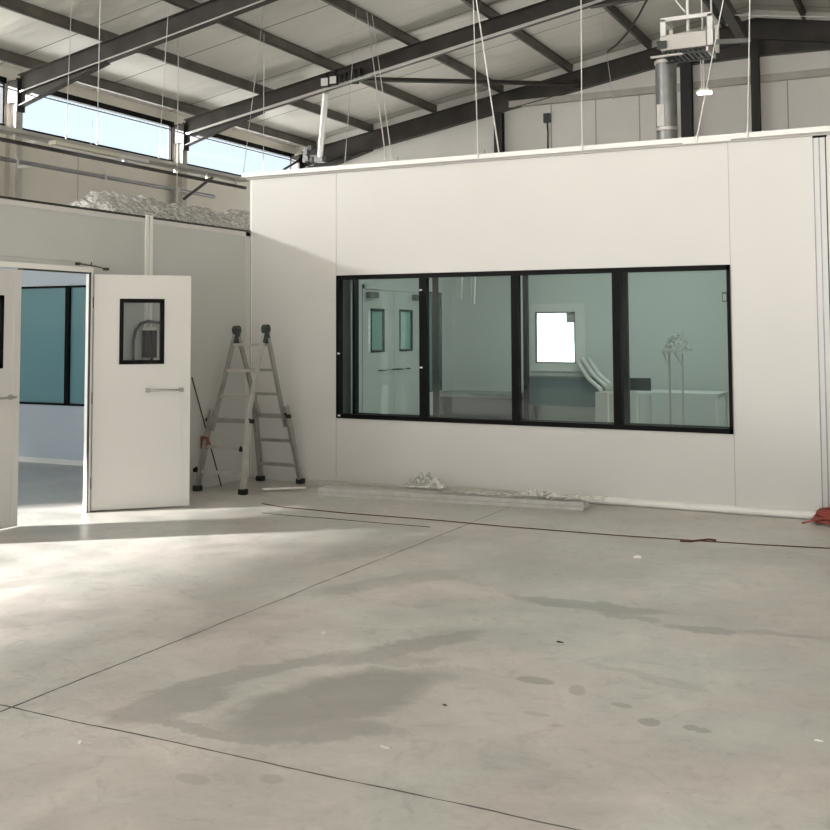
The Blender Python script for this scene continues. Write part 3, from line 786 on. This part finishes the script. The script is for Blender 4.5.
# thin rod leaning behind the door leaf, conduit and control box on the left partition
p1 = Vector((XL + .03, 9.0, 1.13)); p2 = Vector((XL + .10, 9.42, .0))
tag(MB().tube([p1, p2], .007, n=8).build('thin_rod', M['steel'], loc=p2), 'thin dark rod leaning between door leaf and ladder', 'rod')
cc = [(XL + .03, 8.10, .0), (XL + .03, 8.10, 1.50), (XL + .03, 8.13, 1.60), (XL + .03, 8.20, 1.665), (XL + .03, 8.30, 1.685), (XL + .03, 8.62, 1.665)]
tag(MB().tube(cc, .014, n=8).build('curved_conduit', M['black_steel'], loc=cc[0]), 'black curved conduit seen through the window of the open door leaf', 'conduit')
t = thing('control_box', (XL + .04, 8.3, 0), 'dark upright control box with trailing cables behind the open door leaf', 'control box')
MB().box((XL + .02, 8.235, 1.34), (XL + .07, 8.30, 1.60)).box((XL + .02, 8.325, 1.34), (XL + .07, 8.395, 1.60)).build('housing', M['black'], t)
MB().box((XL + .02, 8.24, 1.60), (XL + .06, 8.40, 1.63)).build('top_rail', M['white'], t)
MB().tube([(XL + .04, 8.36, 1.35), (XL + .035, 8.36, .7), (XL + .04, 8.35, .0)], .012, n=8).build('cable', M['black'], t)

# ------------------------------------------------------------------ items on the floor along the box
def pile(name, lab, p, q, w, h, m, film=None, n=1):
    """a wrapped length of aluminium channel: U section with lips"""
    p, q = Vector(p), Vector(q); d = (q - p).normalized(); L_ = (q - p).length
    r = Vector((d.y, -d.x, 0))      # towards the camera side
    M4 = Matrix(((d.x, r.x, 0, p.x), (d.y, r.y, 0, p.y), (0, 0, 1, 0), (0, 0, 0, 1)))
    t = thing(name, p, lab, 'aluminium profile', 'aluminium profiles on the floor')
    b = MB().prism([(-w, 0), (0, 0), (0, h), (-.012, h + .008), (-.03, h), (-w + .03, h), (-w + .012, h + .008), (-w, h)], 0, 0, L_, M4=M4)
    b.box((0.0, 0, h * .45), (L_, .003, h * .5), M['galv'], M4=M4)
    b.build('channel', m, t)
    MB().box((-.006, -w * .92, .006), (0, -.008, h * .9), M4=M4).build('end_cap', M['white'], t)
    MB().box((L_, -w * .92, .006), (L_ + .006, -.008, h * .9), M4=M4).build('end_cap', M['white'], t)
    if film:
        g = MB(); nx, ny = 44, 6; vs = []
        for i in range(nx + 1):
            for j in range(ny + 1):
                x = film[0] + (film[1] - film[0]) * i / nx; y = -w * 1.05 + (w * 1.08) * j / ny
                zz = h + .014 + .035 * abs(noise.noise(Vector((x * 7, y * 9, 1.3)))) * (1.6 if film[2] < x < film[3] else .5)
                vs.append(M4 @ Vector((x, y + .01 * noise.noise(Vector((x * 9, y * 5, 4))), zz)))
        fs = [(i * (ny + 1) + j, (i + 1) * (ny + 1) + j, (i + 1) * (ny + 1) + j + 1, i * (ny + 1) + j + 1) for i in range(nx) for j in range(ny)]
        g.add(vs, fs); g.build('plastic_wrap', M['film'], t)
    return t


P0 = at(318, 495.5, 2, 0); P1 = at(583, 510.5, 2, 0)
pile('aluminium_profile', 'long pale aluminium profile on the floor, nearest the camera, wrapped in film', P0, P1, .20, .07, M['alu_m'], film=(1.2, 2.75, 2.1, 2.8))
Q0 = Vector((-5.86, 9.72, 0)); Q1 = Vector((-3.7, 9.98, 0))
pile('aluminium_profile', 'pale aluminium profile lying close against the box wall behind the wrapped one', Q0, Q1, .13, .06, M['alu_m'])
p = at(305, 488, 2, 0.02); q = at(262, 489.5, 2, 0.02)
tag(MB().tube([p, q], .016, n=8).build('thin_tube', M['alu_l'], loc=p), 'thin pale tube on the floor in front of the ladder', 'tube')


def crumple(name, c, rx, ry, hz, seed, m, lab, cat, rot=0, n=22, ridge=None):
    g = MB(); vs = []; N_ = n
    for i in range(N_ + 1):
        for j in range(N_ + 1):
            u = 2 * i / N_ - 1; v = 2 * j / N_ - 1
            r = min(1, math.hypot(u, v))
            nn = noise.noise(Vector((u * 2.4 + seed, v * 2.4, seed))) + .5 * noise.noise(Vector((u * 6, v * 6 + seed, seed)))
            z = hz * max(0, (1 - r ** 2.2)) * (.55 + .9 * abs(nn)) + .004
            vs.append(Vector(c) + Matrix.Rotation(rot, 3, 'Z') @ Vector((u * rx * (1 + .15 * nn), v * ry * (1 + .15 * nn), z)))
    fs = [(i * (N_ + 1) + j, (i + 1) * (N_ + 1) + j, (i + 1) * (N_ + 1) + j + 1, i * (N_ + 1) + j + 1) for i in range(N_) for j in range(N_)]
    g.add(vs, fs)
    return tag(g.build(name, m, loc=c), lab, cat)


c = at(425, 489, 1, 9.86); c.z = .075
crumple('plastic_bundle', c, .22, .11, .12, 3.3, M['film'], 'crumpled white plastic bundle lying on the aluminium profiles', 'plastic bundle')
c = at(540, 498, 2, 0.08); c.z = .10
crumple('film_scrap', c, .22, .06, .05, 8.1, M['film'], 'scrap of clear film on the right end of the wrapped profile', 'film scrap')

# cords
def cord(name, pts, r, m, lab):
    P = [at(u, v, 2, r) for u, v in pts]
    return tag(MB().tube(P, r, n=6).build(name, m, loc=P[0]), lab, 'cord')


cord('floor_cord', [(262, 503.5), (285, 507.5), (310, 509.5), (345, 513), (400, 517.2), (440, 520.4), (500, 526), (560, 530.8), (620, 535.5), (700, 540.8), (760, 544.6), (845, 549)], .0042, M['darkred'], 'dark red cord stretched along the whole floor in front of the box')
cord('cord_offcut', [(680, 540.6), (690, 541.2), (700, 540.2), (709, 539.2), (716, 540.2)], .008, M['darkred'], 'short thicker piece of dark cord lying on the long cord')
cord('faint_cord', [(262, 513), (290, 515.5), (330, 518.5), (380, 523), (430, 527)], .0025, M['steel'], 'thin grey cord left of the long red cord near the ladder')
# red cable coil
c = Vector((-.86, 9.88, 0)); pts = []
for k in range(260):
    a = k * .19; rr = .17 + .05 * noise.noise(Vector((k * .07, 0, 2))) - .0001 * k
    pts.append(c + Vector((math.cos(a) * rr * 1.15, math.sin(a) * rr * .8, .012 + .00042 * k + .008 * noise.noise(Vector((k * .3, 5, 1))))))
pts.append(c + Vector((-.28, -.12, .012)))
tag(MB().tube(pts, .0085, n=6).build('cable_coil', M['red'], loc=c), 'coil of red cable on the floor at the right corner of the box', 'cable coil')


def chip(u, v, sx, sy, sz, m, lab, cat='debris'):
    c = at(u, v, 2, 0); b = MB(); k = 8
    vs = [c + Vector((math.cos(t * 2 * math.pi / k) * sx * random.uniform(.7, 1.1), math.sin(t * 2 * math.pi / k) * sy * random.uniform(.7, 1.1), 0)) for t in range(k)]
    vs += [p + (c - p) * .3 + Vector((0, 0, sz * random.uniform(.7, 1.1))) for p in vs]
    b.add(vs, [list(range(k))[::-1], list(range(k, 2 * k))] + [(i, (i + 1) % k, k + (i + 1) % k, k + i) for i in range(k)])
    return tag(b.build('debris_chip' if cat == 'debris' else 'twig', m, loc=c), lab, cat, 'small scraps on the floor')


chip(80, 743, .010, .010, .010, M['white'], 'small white pebble on the near left floor below the joint')
chip(386, 747.5, .028, .012, .008, M['card'], 'pale flake on the floor right of the large damp patch')
chip(323, 633, .013, .010, .006, M['white'], 'small white scrap above the large damp patch')
chip(637, 557.5, .035, .03, .012, M['white'], 'white scrap on the floor below the long red cord')
chip(818, 741, .022, .006, .005, M['white'], 'thin pale splinter near the right edge of the floor')
chip(667, 793.5, .008, .008, .006, M['card'], 'tiny pale crumb on the near right floor')
chip(560, 642.5, .022, .006, .006, M['rubber'], 'dark sliver on the floor in front of the grey stain', 'debris')
chip(445, 705.5, .014, .005, .006, M['steel'], 'thin dark sliver right of the large damp patch', 'debris')

# ------------------------------------------------------------------ plastic film heaped on the left room's ceiling
g = MB(); vs = []; NX, NY = 70, 16
prof = [(72, 205), (78, 198), (90, 190), (111, 190), (145, 195), (181, 202), (208, 207), (229, 206), (247, 209)]
PP = [at(u, v, 0, -9.4) for u, v in prof]
for i in range(NX + 1):
    y = PP[0].y + (PP[-1].y - PP[0].y) * i / NX
    for k in range(len(PP) - 1):
        if PP[k].y <= y <= PP[k + 1].y or k == len(PP) - 2:
            t_ = min(1, max(0, (y - PP[k].y) / (PP[k + 1].y - PP[k].y))); zt = PP[k].z + (PP[k + 1].z - PP[k].z) * t_; break
    for j in range(NY + 1):
        v = 2 * j / NY - 1
        hgt = max(.02, zt - 2.655)
        nn = abs(noise.noise(Vector((y * 3.1, v * 1.7, 2.2)))) + .5 * abs(noise.noise(Vector((y * 9, v * 4, 5))))
        z = 2.66 + hgt * (1 - abs(v) ** 1.8) * (1.0 - .30 * nn)
        vs.append((-9.4 + v * .8 + .08 * nn, y, z))
g.add(vs, [(i * (NY + 1) + j, (i + 1) * (NY + 1) + j, (i + 1) * (NY + 1) + j + 1, i * (NY + 1) + j + 1) for i in range(NX) for j in range(NY)])
tag(g.build('plastic_sheeting', M['film'], loc=(-9.4, 11, 2.66)), 'heap of crumpled clear plastic sheeting on top of the left partition', 'plastic sheeting')

# ------------------------------------------------------------------ trays, lamps and wires under the roof
XT = -12.2
pa, pb = at(-20, 129, 0, XT), at(243, 179.5, 0, XT)
t = thing('cable_tray', (XT, pa.y, pa.z), 'long grey cable tray hanging in front of the sky windows', 'cable tray')
zt = (pa.z + pb.z) / 2
b = MB().box((XT - .12, pa.y, zt - .012), (XT + .12, pb.y, zt - .005)).box((XT + .115, pa.y, zt - .012), (XT + .12, pb.y, zt + .055)).box((XT - .12, pa.y, zt - .012), (XT - .115, pb.y, zt + .055))
b.build('tray', M['alu_l'], t)
MB().box((XT + .02, pa.y, zt - .16), (XT + .08, pb.y, zt - .11)).build('lower_rail', M['steel'], t)
yy = pa.y + .6
while yy < pb.y: MB().box((XT + .03, yy, zt - .12), (XT + .06, yy + .03, zt - .01)).build('spacer', M['alu_l'], t); yy += .95
pc, pd = at(-20, 149, 0, XT - .5), at(214, 201, 0, XT - .5)
t = thing('hanging_pipe', pc, 'thin grey pipe running below the cable tray', 'pipe')
zp = (pc.z + pd.z) / 2
MB().tube([(pc.x, pc.y, zp), (pd.x, pd.y, zp)], .035, n=10).build('pipe', M['galv'], t)
yy = pc.y + .7
while yy < pd.y: b = MB(); b.box((pc.x - .045, yy, zp - .045), (pc.x + .045, yy + .04, zp + .045)); b.tube([(pc.x, yy + .02, zp), (pc.x, yy + .02, zt - .2)], .006).build('clip', M['alu_l'], t); yy += 2.0
pe, pf = at(184, 199, 0, XT - .3), at(217, 174, 0, XT - .3)
tag(MB().tube([pe, pf], .03, n=8).build('hanging_strut', M['steel'], loc=pe), 'short dark strut between the pipe and the cable tray', 'strut')
for (u0, v0, u1, v1, m_, lab) in ((52, 145.5, 118, 158.5, M['cream'], 'cream batten lamp resting along the cable tray, longer of the two'), (121, 160.5, 146, 166, M['white'], 'short white batten lamp at the middle of the cable tray')):
    q0, q1 = at(u0, v0, 0, XT + .2), at(u1, v1, 0, XT + .2)
    t = thing('hanging_batten_lamp', q0, lab, 'lamp', 'batten lamps on the tray')
    MB().box((q0.x - .07, q0.y, zt - .09), (q0.x + .07, q1.y, zt - .03)).build('body', m_, t)
    MB().tube([(q0.x, q0.y + .05, zt - .115), (q0.x, q1.y - .05, zt - .115)], .022, n=10).build('tube', M['white'], t)

WIRES = [((72, -9), (66, 139), 'T', .010, 'w', 'hanging wire at the far left, left of the double pair over the tray'),
         ((100.5, -9), (97, 145), 'T', .014, 'w', 'thick pale hanging wire crossing the near rafter'),
         ((93, 108), (91, 144), 'T', .007, 'd', 'short dull wire beside the thick pale one over the tray'),
         ((169.5, -9), (159, 158), 'T', .010, 'w', 'hanging wire slanting down to the middle of the tray'),
         ((178.5, 30), (177, 199), 'V', .012, 'w', 'straight white wire passing in front of the eaves column'),
         ((266, -9), (243, 176), 'T', .009, 'w', 'slanting wire ending at the right end of the tray'),
         ((264, 34), (263, 182), 'V', .010, 'w', 'straight white wire just behind the left end of the box'),
         ((356.5, 8), (344, 175), 'B', .007, 'w', 'thin wire slanting left beside the floodlights'),
         ((366.5, 10), (386, 160), 'B', .010, 'w', 'left wire of the crossing pair above the window band'),
         ((371.5, 10), (392, 160), 'B', .010, 'w', 'right wire of the crossing pair above the window band'),
         ((473, -9), (478, 158), 'B', .007, 'w', 'left wire of the spread pair near the dark gable post'),
         ((475.5, -9), (500, 160), 'B', .011, 'w', 'right wire of the spread pair slanting over the dark gable post'),
         ((581, -9), (582, 150), 'B', .008, 'w', 'straight wire hanging between junction box and duct'),
         ((598, -9), (613, 99), 'G', .012, 'w', 'slanting wire tied to the gable girt left of the duct'),
         ((724, -9), (696, 142), 'B', .008, 'w', 'wire slanting down in front of the lit lamp'),
         ((750, -9), (747.5, 137), 'B', .008, 'w', 'straight white wire beside the thin gable post')]
for a, bb, kind, r, mt, lab in WIRES:
    if kind == 'B':
        top = at_roof(*a, .2); bot = at(*bb, 2, HB - .035)
        if a[1] < 0:
            # plane through the foot, parallel to the front partition, up to the roof
            Yp = bot.y
            tp = at(*a, 1, Yp); dirv = (tp - bot); k = (roofz(bot.x) + .2 - bot.z) / dirv.z
            top = bot + dirv * k; top.z = min(top.z, roofz(top.x) + .22)
    elif kind == 'T':
        top = at_roof(*a, .2); bot = at(*bb, 0, XT)
        bot.z = max(bot.z, zt)
    elif kind == 'V':
        top = at_roof(*a, .05); bot = Vector((top.x, top.y, LW - .02)) if top.y < 17 else Vector((top.x, top.y, 3.0))
    else:
        top = at_roof(*a, .2); bot = at(*bb, 1, 24.8)
    r *= .62
    t = MB().tube([bot, top], r, n=6)
    b2 = t.tube([bot, bot + (top - bot).normalized() * .06], r * 2.2, n=6)
    tag(t.build('hanging_wire', M['wire'] if mt == 'w' else M['wire_d'], loc=bot), lab, 'wire', 'wires hanging from the roof')
p1, p2 = at(735, 15, 1, 20), at(840, 17, 1, 20)
tag(MB().tube([p1, p2], .008, n=6).build('stretched_wire', M['wire'], loc=p1), 'thin wire stretched sideways under the roof at the top right', 'wire')

# ------------------------------------------------------------------ hanging unit, duct, lamp, junction box
YU = 14.6
def U(u, v, dy=0): return at(u, v, 1, YU + dy)
a, b_ = U(660, 52), U(706, 30)
x0, x1 = U(660, 40).x, U(706, 40).x
zb, ztp = U(660, 51).z, U(680, 33).z
t = thing('suspended_unit', (x0, YU, zb), 'pale grey air unit hung in a white frame above the box', 'air unit')
bevel(MB().box((x0, YU, zb), (x1, YU + .45, ztp)).build('housing', M['alu_l'], t), .01)
g = MB()
for k in range(9):
    xx = x0 + .04 + (x1 - x0 - .08) * k / 8
    g.box((xx - .012, YU + .04, zb - .07), (xx + .012, YU + .41, zb))
g.box((x0 - .02, YU - .02, zb - .075), (x1 + .03, YU + .03, zb - .055)).box((x0 - .02, YU + .42, zb - .075), (x1 + .03, YU + .47, zb - .055))
g.build('louvre_grille', M['charcoal'], t)
MB().box((x1 - .0, YU - .03, zb - .075), (x1 + .035, YU + .48, zb - .02)).build('flange', M['alu_l'], t)
MB().box((x0 - .12, YU - .05, zb - .09), (x0 + .3, YU - .0, zb - .07)).build('flange', M['alu_l'], t)
z2 = U(684, 18).z
MB().bar((x0 + .05, YU - .02, ztp - .02), (x0 + .05, YU - .02, z2), .07, .05).bar((x1 + .06, YU - .02, zb), (x1 + .06, YU - .02, z2), .07, .05).bar((x0 + .02, YU - .02, z2), (x1 + .09, YU - .02, z2), .05, .05).bar((x1 + .06, YU + .45, zb), (x1 + .06, YU + .45, z2), .05, .05).bar((x1 + .06, YU - .02, z2), (x1 + .06, YU + .45, z2), .05, .05).bar((x0 + .05, YU + .45, ztp - .02), (x0 + .05, YU + .45, z2), .05, .05).bar((x0 + .05, YU - .02, z2), (x0 + .05, YU + .45, z2), .05, .05).build('frame', M['white'], t)
xm = U(686, 10).x
MB().tube([(xm, YU + .1, z2 - .16), (xm, YU + .1, roofz(xm) + .15)], .022, n=8).tube([(xm - .03, YU + .1, z2 + .1), (xm - .3, YU + .1, z2 + .5), (xm - .32, YU + .1, roofz(xm - .3) + .1)], .012, n=6).tube([(xm + .25, YU + .4, z2), (xm + .25, YU + .4, roofz(xm) + .1)], .014, n=6).build('hanger', M['white'], t)
MB().box((x0 - .03, YU - .05, zb + .02), (x0 + .09, YU - .0, zb + .12)).build('valve', M['charcoal'], t)
pr = U(712, 42)
MB().bar(pr, pr + Vector((.42, .3, .04)), .06, .05).build('side_rail', M['galv'], t)
# round duct standing on the box
YD_ = YU + .62
xd = U(666.5, 100, .62).x
rd = abs(U(677, 100, .62).x - U(656, 100, .62).x) / 2
t = thing('round_duct', (xd, YD_, HB - .04), 'round grey ventilation duct rising from the box to the hanging unit', 'duct')
zd = U(666, 60, .62).z - .02
MB().tube([(xd, YD_, HB - .04), (xd, YD_, zd)], rd, n=28).build('pipe', M['galv'], t)
for zz in (zd - .02, zd - .95): MB().tube([(xd, YD_, zz - .02), (xd, YD_, zz + .02)], rd + .012, n=28).build('joint_band', M['alu_l'], t)
b = MB(); b.box((xd - .1, YD_ - rd - .012, zd - .92), (xd + .0, YD_ - rd + .02, zd - .62)); b.build('clip_plate', M['alu_l'], t)
MB().tube([(xd, YD_, zd), (xd, YD_, zd + .05)], [rd, rd * .8], n=24).build('elbow', M['galv'], t)
# lit lamp
cl = at(704, 93, 1, 16.4)
t = thing('hanging_lamp', cl, 'small lit lamp hanging on a rod beside the thick gable post', 'lamp')
MB().box(cl - Vector((.09, .05, .018)), cl + Vector((.11, .05, .02))).build('diffuser', M['led'], t)
MB().box(cl + Vector((-.06, -.04, .02)), cl + Vector((.06, .04, .07))).build('body', M['white'], t)
MB().tube([cl + Vector((0, 0, .07)), Vector((cl.x - .02, cl.y, roofz(cl.x) + .1))], .012, n=6).tube([cl + Vector((-.03, 0, .07)), cl + Vector((-.05, 0, .9))], .008, n=6).build('rod', M['white'], t)
# junction box on the gable
c = at(547, 118, 1, 24.94)
t = thing('junction_box', c, 'small dark junction box with a cable on the gable panels', 'junction box')
MB().box(c - Vector((.08, .04, .11)), c + Vector((.08, .06, .11))).build('housing', M['charcoal'], t)
e = at(546.5, 146, 1, 24.94)
MB().tube([c - Vector((0, 0, .1)), c + (e - c) * .5 + Vector((.03, 0, 0)), e - Vector((0, 0, 1.5))], .018, n=6).build('cable', M['black_steel'], t)

# ------------------------------------------------------------------ things inside the box
# white carton with profiles leaning out of it
Yc = 14.6
q = at(595, 392, 1, Yc); q2 = at(618, 392, 1, Yc)
t = thing('carton', (q.x, Yc, 0), 'pale carton standing inside the box behind the third window pane', 'carton')
bevel(MB().box((q.x, Yc, 0), (q2.x, Yc + .4, q.z)).build('body', M['card'], t), .01)
MB().box((q.x + .17, Yc - .004, 0), (q.x + .19, Yc, q.z)).build('tape', M['white'], t)
for k, (u0, v0, u1, v1, lab) in enumerate(((577, 361, 601, 393, 'white trunking leaning from the carton to the bright window, lowest of three'), (583, 359, 607, 390, 'white trunking leaning on the carton, middle of three'), (589, 359, 611, 388, 'white trunking leaning on the carton, rightmost of three'))):
    p = at(u0, v0, 1, YK - .05 - .02 * k); r_ = at(u1, v1, 1, Yc + .1 + .07 * k)
    mid = (p + r_) / 2 - Vector((0, 0, .03))
    r_.z += .045; tag(MB().tube([p, p + (mid - p) * .5 - Vector((0, 0, .0)), mid, r_], .028, n=8).build('trunking', M['white'], loc=r_), lab, 'trunking', 'trunking lengths leaning on the carton')
# low bench and the stand wrapped in film
Yt = 14.2
l_, r_ = at(634, 392, 1, Yt), at(719, 392, 1, Yt)
t = thing('low_bench', (l_.x, Yt, 0), 'low white bench inside the box behind the last window pane', 'bench')
MB().box((l_.x, Yt, l_.z - .04), (r_.x, Yt + .7, l_.z)).build('top', M['panel_in'], t)
for xx in (l_.x + .02, r_.x - .05):
    for yy in (Yt + .02, Yt + .65): MB().box((xx, yy, 0), (xx + .035, yy + .035, l_.z - .04)).build('leg', M['white'], t)
MB().box((l_.x + .05, Yt + .05, .10), (r_.x - .08, Yt + .65, .13)).build('shelf', M['white'], t)
for k in range(3):
    z_ = .15 + .045 * k
    tag(MB().box((l_.x + .1, Yt + .1, z_), (l_.x + .85 - .08 * k, Yt + .5, z_ + .04)).build('panel_offcut', M['white'] if k % 2 else M['card'], loc=(l_.x + .1, Yt + .1, z_)), ['lowest', 'middle', 'topmost'][k] + ' of three flat panel offcuts on the shelf of the low bench', 'panel', 'panel offcuts')
c0 = at(642, 378, 1, Yt + .4)
t = tag(MB().box((c0.x - .2, Yt + .36, l_.z), (c0.x + .12, Yt + .4, c0.z)).build('dark_board', M['charcoal'], loc=(c0.x, Yt + .4, l_.z)), 'dark rectangular board standing on the low bench', 'board')
ps = at(674, 352, 1, Yt - .3)
t = thing('tripod_stand', (ps.x, Yt - .3, 0), 'slim two-legged stand with clamp head behind the last window pane', 'stand')
MB().tube([(ps.x - .06, Yt - .3, 0), (ps.x - .06, Yt - .3, ps.z)], .014, n=8).build('pole', M['alu_l'], t)
MB().tube([(ps.x + .10, Yt - .3, 0), (ps.x + .10, Yt - .3, ps.z - .02)], .012, n=8).build('pole', M['alu_l'], t)
MB().bar((ps.x - .16, Yt - .3, ps.z), (ps.x + .22, Yt - .33, ps.z + .03), .05, .03).bar((ps.x - .14, Yt - .3, ps.z), (ps.x - .04, Yt - .3, ps.z - .22), .02, .02).bar((ps.x + .0, Yt - .3, ps.z), (ps.x + .12, Yt - .3, ps.z - .2), .02, .02).build('clamp_head', M['alu_l'], t)
MB().box((ps.x - .12, Yt - .42, 0), (ps.x + .16, Yt - .18, .22)).build('foot', M['card'], t)
crumple('film_wrap', (ps.x, Yt - .15, ps.z + .02), .17, .10, .20, 5.7, M['film_thin'], 'clear film draped over the head of the slim stand', 'film wrap')
# cable ends hanging from the box ceiling
for u, lab in ((457.5, 'left pale cable end hanging inside the box behind the second pane'), (460.5, 'second pale cable end hanging inside the box behind the second pane'), (470, 'third pale cable end hanging inside the box behind the second pane'), (473.5, 'rightmost pale cable end hanging inside the box behind the second pane')):
    p = at(u, 299 if u < 465 else 304, 1, 12.4)
    tag(MB().tube([p, p + Vector((.012, 0, .3)), Vector((p.x, p.y, HB - .1))], .019, n=6).build('hanging_cable_end', M['white'], loc=p), lab, 'cable', 'cable ends from the box ceiling')
c = at(725, 297, 1, YK)
tag(MB().box(c - Vector((.035, .03, .07)), c + Vector((.035, 0, .07)), M['galv']).box(c - Vector((.02, .035, .05)), c + Vector((.02, 0, .04)), M['white']).build('wall_switch', None, loc=c), 'small grey switch on the back wall of the box', 'switch')
t = thing('low_cabinet', (-5.5, 15.4, 0), 'blue grey low cabinet on legs under the bright window inside the box', 'cabinet')
MB().box((-5.5, 15.42, .5), (-4.42, 15.62, .90)).build('body', M['cab'], t)
MB().box((-5.52, 15.40, .90), (-4.40, 15.62, .925)).build('top', M['galv'], t)
for xx in (-5.48, -4.48):
    for yy in (15.44, 15.56): MB().box((xx, yy, 0), (xx + .04, yy + .04, .5)).build('leg', M['galv'], t)
# worktop along the left end of the box back wall
la, lb = -6.78, -5.0
t = thing('work_counter', (la, 15.2, 0), 'dark low counter along the back of the box behind the second pane', 'counter')
MB().box((la, 14.95, .62), (-5.55, 15.62, .68)).build('top', M['galv'], t)
MB().box((la + .04, 15.0, 0), (-5.59, 15.6, .62)).build('body', M['charcoal'], t)

# ------------------------------------------------------------------ light
wd = bpy.data.worlds.new('sky'); sc.world = wd; wd.use_nodes = True
nt = wd.node_tree; bg = nt.nodes['Background']
tc = nt.nodes.new('ShaderNodeTexCoord'); sp = nt.nodes.new('ShaderNodeSeparateXYZ'); nt.links.new(tc.outputs['Generated'], sp.inputs[0])
cr = nt.nodes.new('ShaderNodeValToRGB'); nt.links.new(sp.outputs['Z'], cr.inputs[0])
cr.color_ramp.elements[0].position = .0; cr.color_ramp.elements[0].color = (.84, .94, 1, 1)
cr.color_ramp.elements[1].position = .5; cr.color_ramp.elements[1].color = (.70, .87, 1, 1)
cr.color_ramp.interpolation = 'LINEAR'
nt.links.new(cr.outputs[0], bg.inputs[0])
# below the horizon the sunlit yard, brighter than the sky
mr = nt.nodes.new('ShaderNodeMapRange'); mr.inputs['From Min'].default_value = -.04; mr.inputs['From Max'].default_value = .04
mr.inputs['To Min'].default_value = 15.5; mr.inputs['To Max'].default_value = 1.95
nt.links.new(sp.outputs['Z'], mr.inputs['Value']); nt.links.new(mr.outputs[0], bg.inputs[1])
mc = nt.nodes.new('ShaderNodeMapRange'); mc.inputs['From Min'].default_value = -.04; mc.inputs['From Max'].default_value = .04; nt.links.new(sp.outputs['Z'], mc.inputs['Value'])
mm = nt.nodes.new('ShaderNodeMix'); mm.data_type = 'RGBA'; mm.inputs[6].default_value = (1, .96, .90, 1)
nt.links.new(mc.outputs[0], mm.inputs[0]); nt.links.new(cr.outputs[0], mm.inputs[7]); nt.links.new(mm.outputs[2], bg.inputs[0])


def area(name, loc, rot, sx, sy, e, col):
    l = bpy.data.lights.new(name, 'AREA'); l.shape = 'RECTANGLE'; l.size = sx; l.size_y = sy; l.energy = e; l.color = col
    o = bpy.data.objects.new(name, l); C.objects.link(o); o.location = loc; o.rotation_euler = rot; return o


# added area lamps for daylight at the unseen strip, rear doorway and yard opening
area('daylight_strip', (XW + .02, -1.5, 5.72), (0, math.radians(-90), 0), .8, 14, 1900, (1, .98, .985))
area('yard_fill', (XW + .03, -4, 1.6), (0, math.radians(-90), 0), 3.0, 10, 450, (.88, .95, 1))  # added to brighten the roof and left floor from low down
area('rear_fill', (.2, YS + .05, 2.6), (math.radians(90), 0, 0), 9.6, 5.0, 32, (1, .985, .99))  # unseen fill added behind the camera for the box front
area('box_fill', (-3.6, 13.2, HB - .12), (0, 0, 0), 3.4, 2.2, 104, (.98, 1, .98))  # unseen lamp added to brighten the box interior
area('left_room_fill', (-9.2, 7.6, LW - .09), (0, 0, 0), 2.4, 1.6, 19, (.36, .66, 1))  # unseen blue lamp added in place of skylight in the left room
sl = bpy.data.lights.new('sun', 'SUN'); sl.energy = 40; sl.angle = math.radians(2.0); sl.color = (1, .965, .93)
so = bpy.data.objects.new('sun', sl); C.objects.link(so)
sd = Vector((.76, .65, -.25)).normalized()
so.rotation_euler = sd.to_track_quat('-Z', 'Y').to_euler(); so.location = (-20, -10, 9)

vs_ = sc.view_settings
vs_.view_transform = 'Standard'; vs_.look = 'None'; vs_.gamma = 1; vs_.use_curve_mapping = False; vs_.exposure = -.66
